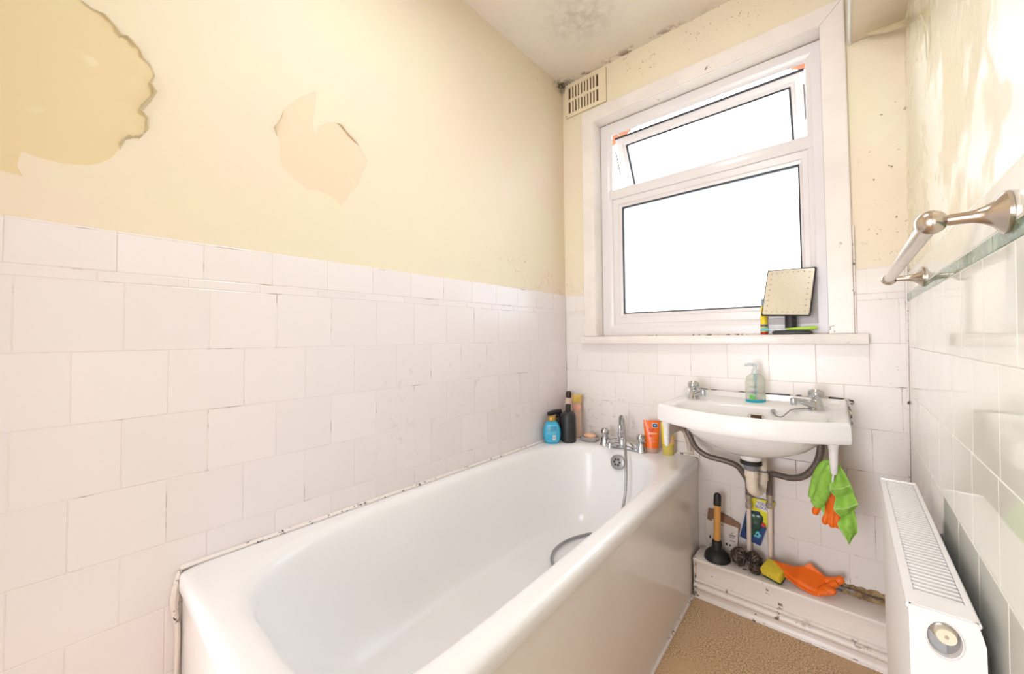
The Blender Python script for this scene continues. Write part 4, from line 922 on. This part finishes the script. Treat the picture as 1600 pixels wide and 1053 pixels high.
sg = thing('sponge', 'yellow sponge with green scourer side beside the orange glove on the ledge', 'sponge', (.998, -.094, LZ)); sR = Matrix.Rotation(math.radians(-22), 3, 'Z')@Matrix.Rotation(math.radians(24), 3, 'X')
for nm, z0, z1, m in (('scourer_layer', 0, .008, 'scour'), ('foam', .008, .038, 'sponge')):
    b = nb(); rbox(b, -.034, -.026, z0, .036, .036, z1, .004)
    for v in b.verts: v.co = Vector((.998, -.094, LZ+.014)) + sR @ v.co
    obj(nm, b, m, sg)
# orange glove lying on the ledge: cuff, folded palm and fingers in one skin
b = nb()
def hand(b, pts, r, flat=.5, side=None, sm=5): tube(b, pts, r, 12, sm, flat=flat, side=side)
def gp(q): return Vector(at(q[0], q[1], 'y', q[2]))
def plate(b, pts, t): poly_slab(b, [gp(q) for q in pts], (0, t*.72, -t*.72))
plate(b, [(1207, 874, -.134), (1222, 879, -.112), (1240, 884, -.080), (1254, 884, -.052), (1266, 879, -.046), (1280, 892, -.048), (1295, 904, -.052), (1304, 907, -.056), (1298, 918, -.080), (1290, 926, -.098), (1281, 930, -.108), (1263, 920, -.104), (1245, 906, -.104), (1226, 892, -.126)], .013)
plate(b, [(1224, 892, -.124), (1227, 902, -.128), (1248, 917, -.114), (1268, 928, -.117), (1281, 931, -.112), (1262, 919, -.104), (1243, 905, -.098)], .010)
hand(b, [gp((1290, 908, -.062)), gp((1305, 908, -.062)), gp((1314, 906, -.060)), gp((1319, 906.5, -.060))], [.016, .0135, .0135, .009], .9, (0, 0, 1))
hand(b, [gp((1284, 922, -.095)), gp((1296, 917, -.084)), gp((1308, 911, -.074))], [.013, .013, .011], .8, (0, 0, 1))
hand(b, [gp((1290, 921, -.095)), gp((1300, 924, -.100)), gp((1305, 928, -.104))], [.014, .013, .010], .9, (0, 0, 1))
hand(b, [gp((1280, 924, -.100)), gp((1289, 926, -.106)), gp((1294, 926, -.106))], [.012, .010, .008], .9, (0, 0, 1))
g1 = tag(obj('rubber_glove', remesh(b, .0024, 3), 'orange_glove', None, (1.09, -.07, LZ)), 'orange rubber glove lying folded on the ledge', 'glove')
b = nb()
hand(b, [(1.186, -.185, .64), (1.182, -.180, .60), (1.180, -.176, .56), (1.178, -.174, .53)], [.008, .014, .022, .022], .35, (1, 0, 0))
for x0, x1, zb in ((1.164, 1.158, .452), (1.179, 1.176, .447), (1.192, 1.193, .449)):
    hand(b, [(x0+.004, -.172, .535), (x0, -.170, .49), (x1, -.172, .465), (x1, -.172, zb)], [.0105, .0088, .0090, .006], .9, (1, 0, 0))
hand(b, [(1.166, -.174, .545), (1.146, -.172, .515), (1.134, -.172, .492), (1.133, -.172, .478)], [.012, .0105, .0110, .008], .9, (1, 0, 0))
tag(obj('rubber_glove', remesh(b, .0022, 3), 'orange_glove', None, (1.17, -.18, .45)), 'orange rubber glove hanging fingers down behind the green cloth', 'glove')
# green cloth hung over the bracket hook
gc = thing('cleaning_cloth', 'green microfibre cloth hanging over the right bracket hook', 'cloth', (1.19, -.25, .45))
b = nb(); Y = -.215
hand(b, [at(1301, 722, 'y', -.29), at(1293, 726, 'y', -.27), at(1284, 742, 'y', -.245), at(1279, 762, 'y', Y), at(1274, 780, 'y', Y)], [.012, .020, .024, .026, .022], .75, (1, 0, 0))
hand(b, [at(1300, 726, 'y', -.30), at(1291, 746, 'y', -.27), at(1286, 768, 'y', -.245), at(1279, 783, 'y', -.23)], [.012, .017, .020, .018], .7, (1, 0, 0))
hand(b, [at(1282, 768, 'y', Y), at(1277, 784, 'y', Y), at(1270, 788, 'y', Y)], [.026, .021, .012], .7, (1, 0, 0))
obj('gathered_half', remesh(b, .0035, 4), 'green_cloth', gc)
Lp = [(1303, 720), (1300, 745), (1297, 764), (1302, 771), (1307, 777), (1305, 787), (1304, 796), (1309, 802), (1316, 808), (1312, 815), (1310, 820), (1318, 833), (1326, 845)]
Rp = [(1307, 719), (1319, 737), (1330, 758), (1332, 764), (1333, 768), (1337, 778), (1341, 787), (1337, 791), (1334, 794), (1337, 806), (1339, 818), (1340, 831), (1327, 846)]
dp = [0, .006, .016, .006, -.012, .004, .014, .004, -.014, .002, .010, .004, 0]
rg = []
for (a, c_, d_) in zip(Lp, Rp, dp):
    yb = -.262+.018*(a[1]-720)/125; p, q = Vector(at(*a, 'y', yb-d_)), Vector(at(*c_, 'y', yb-.004-d_*.5)); row = []
    for k in range(9): s = k/8; row.append(p.lerp(q, s)+Vector((0, -.010*math.sin(PI*s)+.004*math.sin(3*PI*s), 0)))
    rg.append(row)
b = nb(); loft(b, rg, False, False, False); bmesh.ops.subdivide_edges(b, edges=b.edges[:], cuts=1, use_grid_fill=True, smooth=.6); bmesh.ops.solidify(b, geom=b.faces[:], thickness=.003); obj('draped_half', b, 'green_cloth', gc, angle=70)
for a in (0,):
    b = nb(); tube(b, [r[0]+Vector((0, -.002, 0)) for r in rg], .0026, 7, 3); obj('hem', b, 'green_hem', gc)
for k in (2, 6):
    b = nb(); tube(b, [p+Vector((0, -.0025, 0)) for p in rg[k]], .0022, 7, 2); obj('hem', b, 'green_hem', gc)
tl_ = [at(1282, 784, 'y', -.212), at(1283, 792, 'y', -.212), at(1288, 805, 'y', -.212)]
b = nb(); poly_slab(b, [at(*q, 'y', -.216) for q in ((1277, 786), (1290, 778), (1289, 795), (1288, 806), (1283, 795))], (0, .004, 0)); obj('loose_corner', b, 'green_cloth', gc)
b = nb(); tube(b, [at(1303, 735, 'y', -.309), at(1302, 742, 'y', -.30), at(1301, 752, 'y', -.29)], .003, 8, 3); obj('hanging_loop', b, 'white', gc)

# ------------------------------------------------------------------ towel rail on the right wall
tr = thing('towel_rail', 'brushed metal towel rail on the right wall above the green border', 'towel rail', (1.36, -.73, 1.255))
RZ, RXB = 1.254, 1.325; yn, yf_ = -1.092, -.372
b = nb(); tube(b, [(RXB, yn-.006, RZ), (RXB, yf_+.006, RZ)], .0115, 22); obj('rail_bar', b, 'nickel', tr)
for yy in (yn, yf_):
    w_ = wx(RZ)-.0005; pr_ = [(0, .027), (.004, .027), (.007, .024), (.012, .017), (.02, .0115), (.03, .008), (w_-RXB, .0065)]
    b = nb(); tube(b, [(w_-d, yy, RZ) for d, r in pr_], [r for d, r in pr_], 24); 
    b.free(); b = nb(); rings = [[(w_-d, yy+r*math.cos(2*PI*k/28), RZ+r*math.sin(2*PI*k/28)) for k in range(28)] for d, r in pr_]; loft(b, rings); obj('wall_post', b, 'nickel', tr)
    b = nb(); ball(b, (RXB, yy, RZ), .0165, 1, 1, 1, 24, 14); obj('end_ball', b, 'nickel', tr)

# ------------------------------------------------------------------ radiator
rd = thing('radiator', 'white panel radiator on the right wall beside the ledge', 'radiator', (1.327, -.72, .10))
RX0, RX1, RY0, RY1, RB, RT = 1.293, 1.361, -1.046, -.392, .10, .70
b = nb(); prof = []; npf = 21*8
for i in range(npf+1):
    yy = RY1-.010-(RY1-RY0-.024)*i/npf; ph = (i % 8)/8
    prof.append((RX0+.0018*max(0, math.sin(2*PI*ph))**2, yy))
rings = [[(px+ins, py, zz) for px, py in prof] for ins, zz in ((.008, RB), (0, RB+.015), (0, RT-.03), (.0, RT-.012))]
loft(b, rings, False, False, False); obj('front_panel', b, 'rad_front', rd, smooth=False)
b = nb(); sheet(b, [(RX0, RY0+.004), (RX1, RY0+.004), (RX1, RY1), (RX0, RY1)], [[(RX0+.009, RY0+.044), (RX1-.006, RY0+.044), (RX1-.006, RY1-.012), (RX0+.009, RY1-.012)]], .003, lambda u, v, w: (u, v, RT-.0015+w))
tube(b, [(RX0+.001, RY0+.004, RT-.0045), (RX0+.001, RY1, RT-.0045)], .0045, 10); tube(b, [(RX1-.001, RY0+.004, RT-.0045), (RX1-.001, RY1, RT-.0045)], .0045, 10); rbox(b, RX0, RY1-.004, RT-.016, RX1, RY1+.001, RT+.003, .0015); obj('top_frame', b, 'rad', rd)
b = nb(); box(b, RX0+.004, RY0+.01, RB+.005, RX1-.001, RY1-.004, RT-.014); obj('heat_core', b, 'rad_dark', rd, smooth=False)
b = nb(); rbox(b, RX0+.009, -.0038, -.012, RX1-.006, .0038, 0, .0016, 2); me = bpy.data.meshes.new('slat'); bmesh.ops.recalc_face_normals(b, faces=b.faces[:]); b.to_mesh(me); b.free(); me.materials.append(M['rad']); me.shade_smooth()
ns = 46
for i in range(ns):
    o = bpy.data.objects.new('grille_slat', me); COL.objects.link(o); o.parent = rd
    o.location = Vector((0, RY0+.044+(RY1-.012-RY0-.044)*(i+.5)/ns, RT-.001))-rd.location
def circ(cx, cz, rx, rz, n=28): return [(cx+rx*math.cos(2*PI*k/n), cz+rz*math.sin(2*PI*k/n)) for k in range(n)]
vc = at(1476, 1000, 'y', RY0); vx, vz = vc[0], vc[2]
b = nb(); out = [(RX0-.001, RB), (RX1+.005, RB), (RX1+.006, RT-.03), (RX1+.003, RT-.016), (RX1-.001, RT-.001), (RX0+.002, RT-.001), (RX0-.001, RT-.005)]
sheet(b, out, [circ(vx, vz, .0175, .0245)], .004, lambda u, v, w: (u, RY0+.002-w, v)); obj('side_panel', b, 'rad', rd, smooth=False)
b = nb(); rbox(b, RX1-.006, RY0+.001, RB, RX1+.0045, RY0+.03, RT-.022, .002); obj('side_fold', b, 'rad', rd)
b = nb(); C2 = circ(vx, vz, .0200, .0270, 36); C1 = circ(vx, vz, .0170, .0240, 36)
loft(b, [[(x, RY0-.0005, z) for x, z in C2], [(x, RY0-.0018, z) for x, z in circ(vx, vz, .0187, .0257, 36)], [(x, RY0+.004, z) for x, z in C1], [(x, RY0+.02, z) for x, z in C1]], True, False, False); obj('valve_surround', b, 'rad', rd)
b = nb(); box(b, vx-.018, RY0+.008, vz-.026, vx+.003, RY0+.03, vz+.004); obj('valve_body', b, 'rad_hole', rd, smooth=False)
b = nb(); box(b, vx-.02, RY0+.03, vz-.024, vx+.02, RY0+.034, vz+.024); obj('valve_recess', b, 'black', rd, smooth=False)
b = nb(); disc(b, (vx+.000, RY0+.022, vz+.009), (0, -1, 0), .0140, .014, 26); obj('valve_ring', b, 'chrome', rd)
b = nb(); tube(b, [(vx+.001, RY0+.016, vz+.006), (vx+.002, RY0+.002, vz+.005), (vx+.002, RY0-.001, vz+.005), (vx+.002, RY0+.0005, vz+.005), (vx+.002, RY0, vz+.005)], [.0112, .0112, .0102, .006, .004], 26); o = obj('valve_cap', b, 'ivory', rd)
b = nb(); disc(b, (vx+.002, RY0, vz+.005), (0, -1, 0), .0022, .0022, 10); obj('cap_screw', b, 'brass', rd)
for yy in (RY0+.12, RY1-.12):
    b = nb(); box(b, RX1-.002, yy-.02, .2, wx(.4)-.004, yy+.02, .62); obj('wall_bracket', b, 'rad_hole', rd, smooth=False)
b = nb(); tube(b, [(1.327, RY0+.05, .11), (1.327, RY0+.05, .0)], .0075, 10); tube(b, [(1.327, RY1-.05, .11), (1.327, RY1-.05, .0)], .0075, 10); obj('feed_pipe', b, 'pipe', rd)

# corner dirt line between back and right walls
b = nb(); tube(b, [(wx(.2)-.003, -.001, .17), (wx(.6)-.003, -.001, .6), (wx(1.34)-.002, -.001, 1.34)], .0028, 6, 8); obj('cracked_sealant', b, 'sealant', wb)
bpy.context.view_layer.update()
GROUPS = {'steel_scourer': 'wire scourers on the ledge', 'rubber_glove': 'orange rubber gloves under the basin', 'basin_tap': 'pair of basin taps', 'basin_bracket': 'pair of basin brackets', 'supply_pipe': 'pair of basin supply pipes'}
for o in S.objects:
    k = o.name.split('.')[0]
    if k in GROUPS and o.parent is None: o['group'] = GROUPS[k]
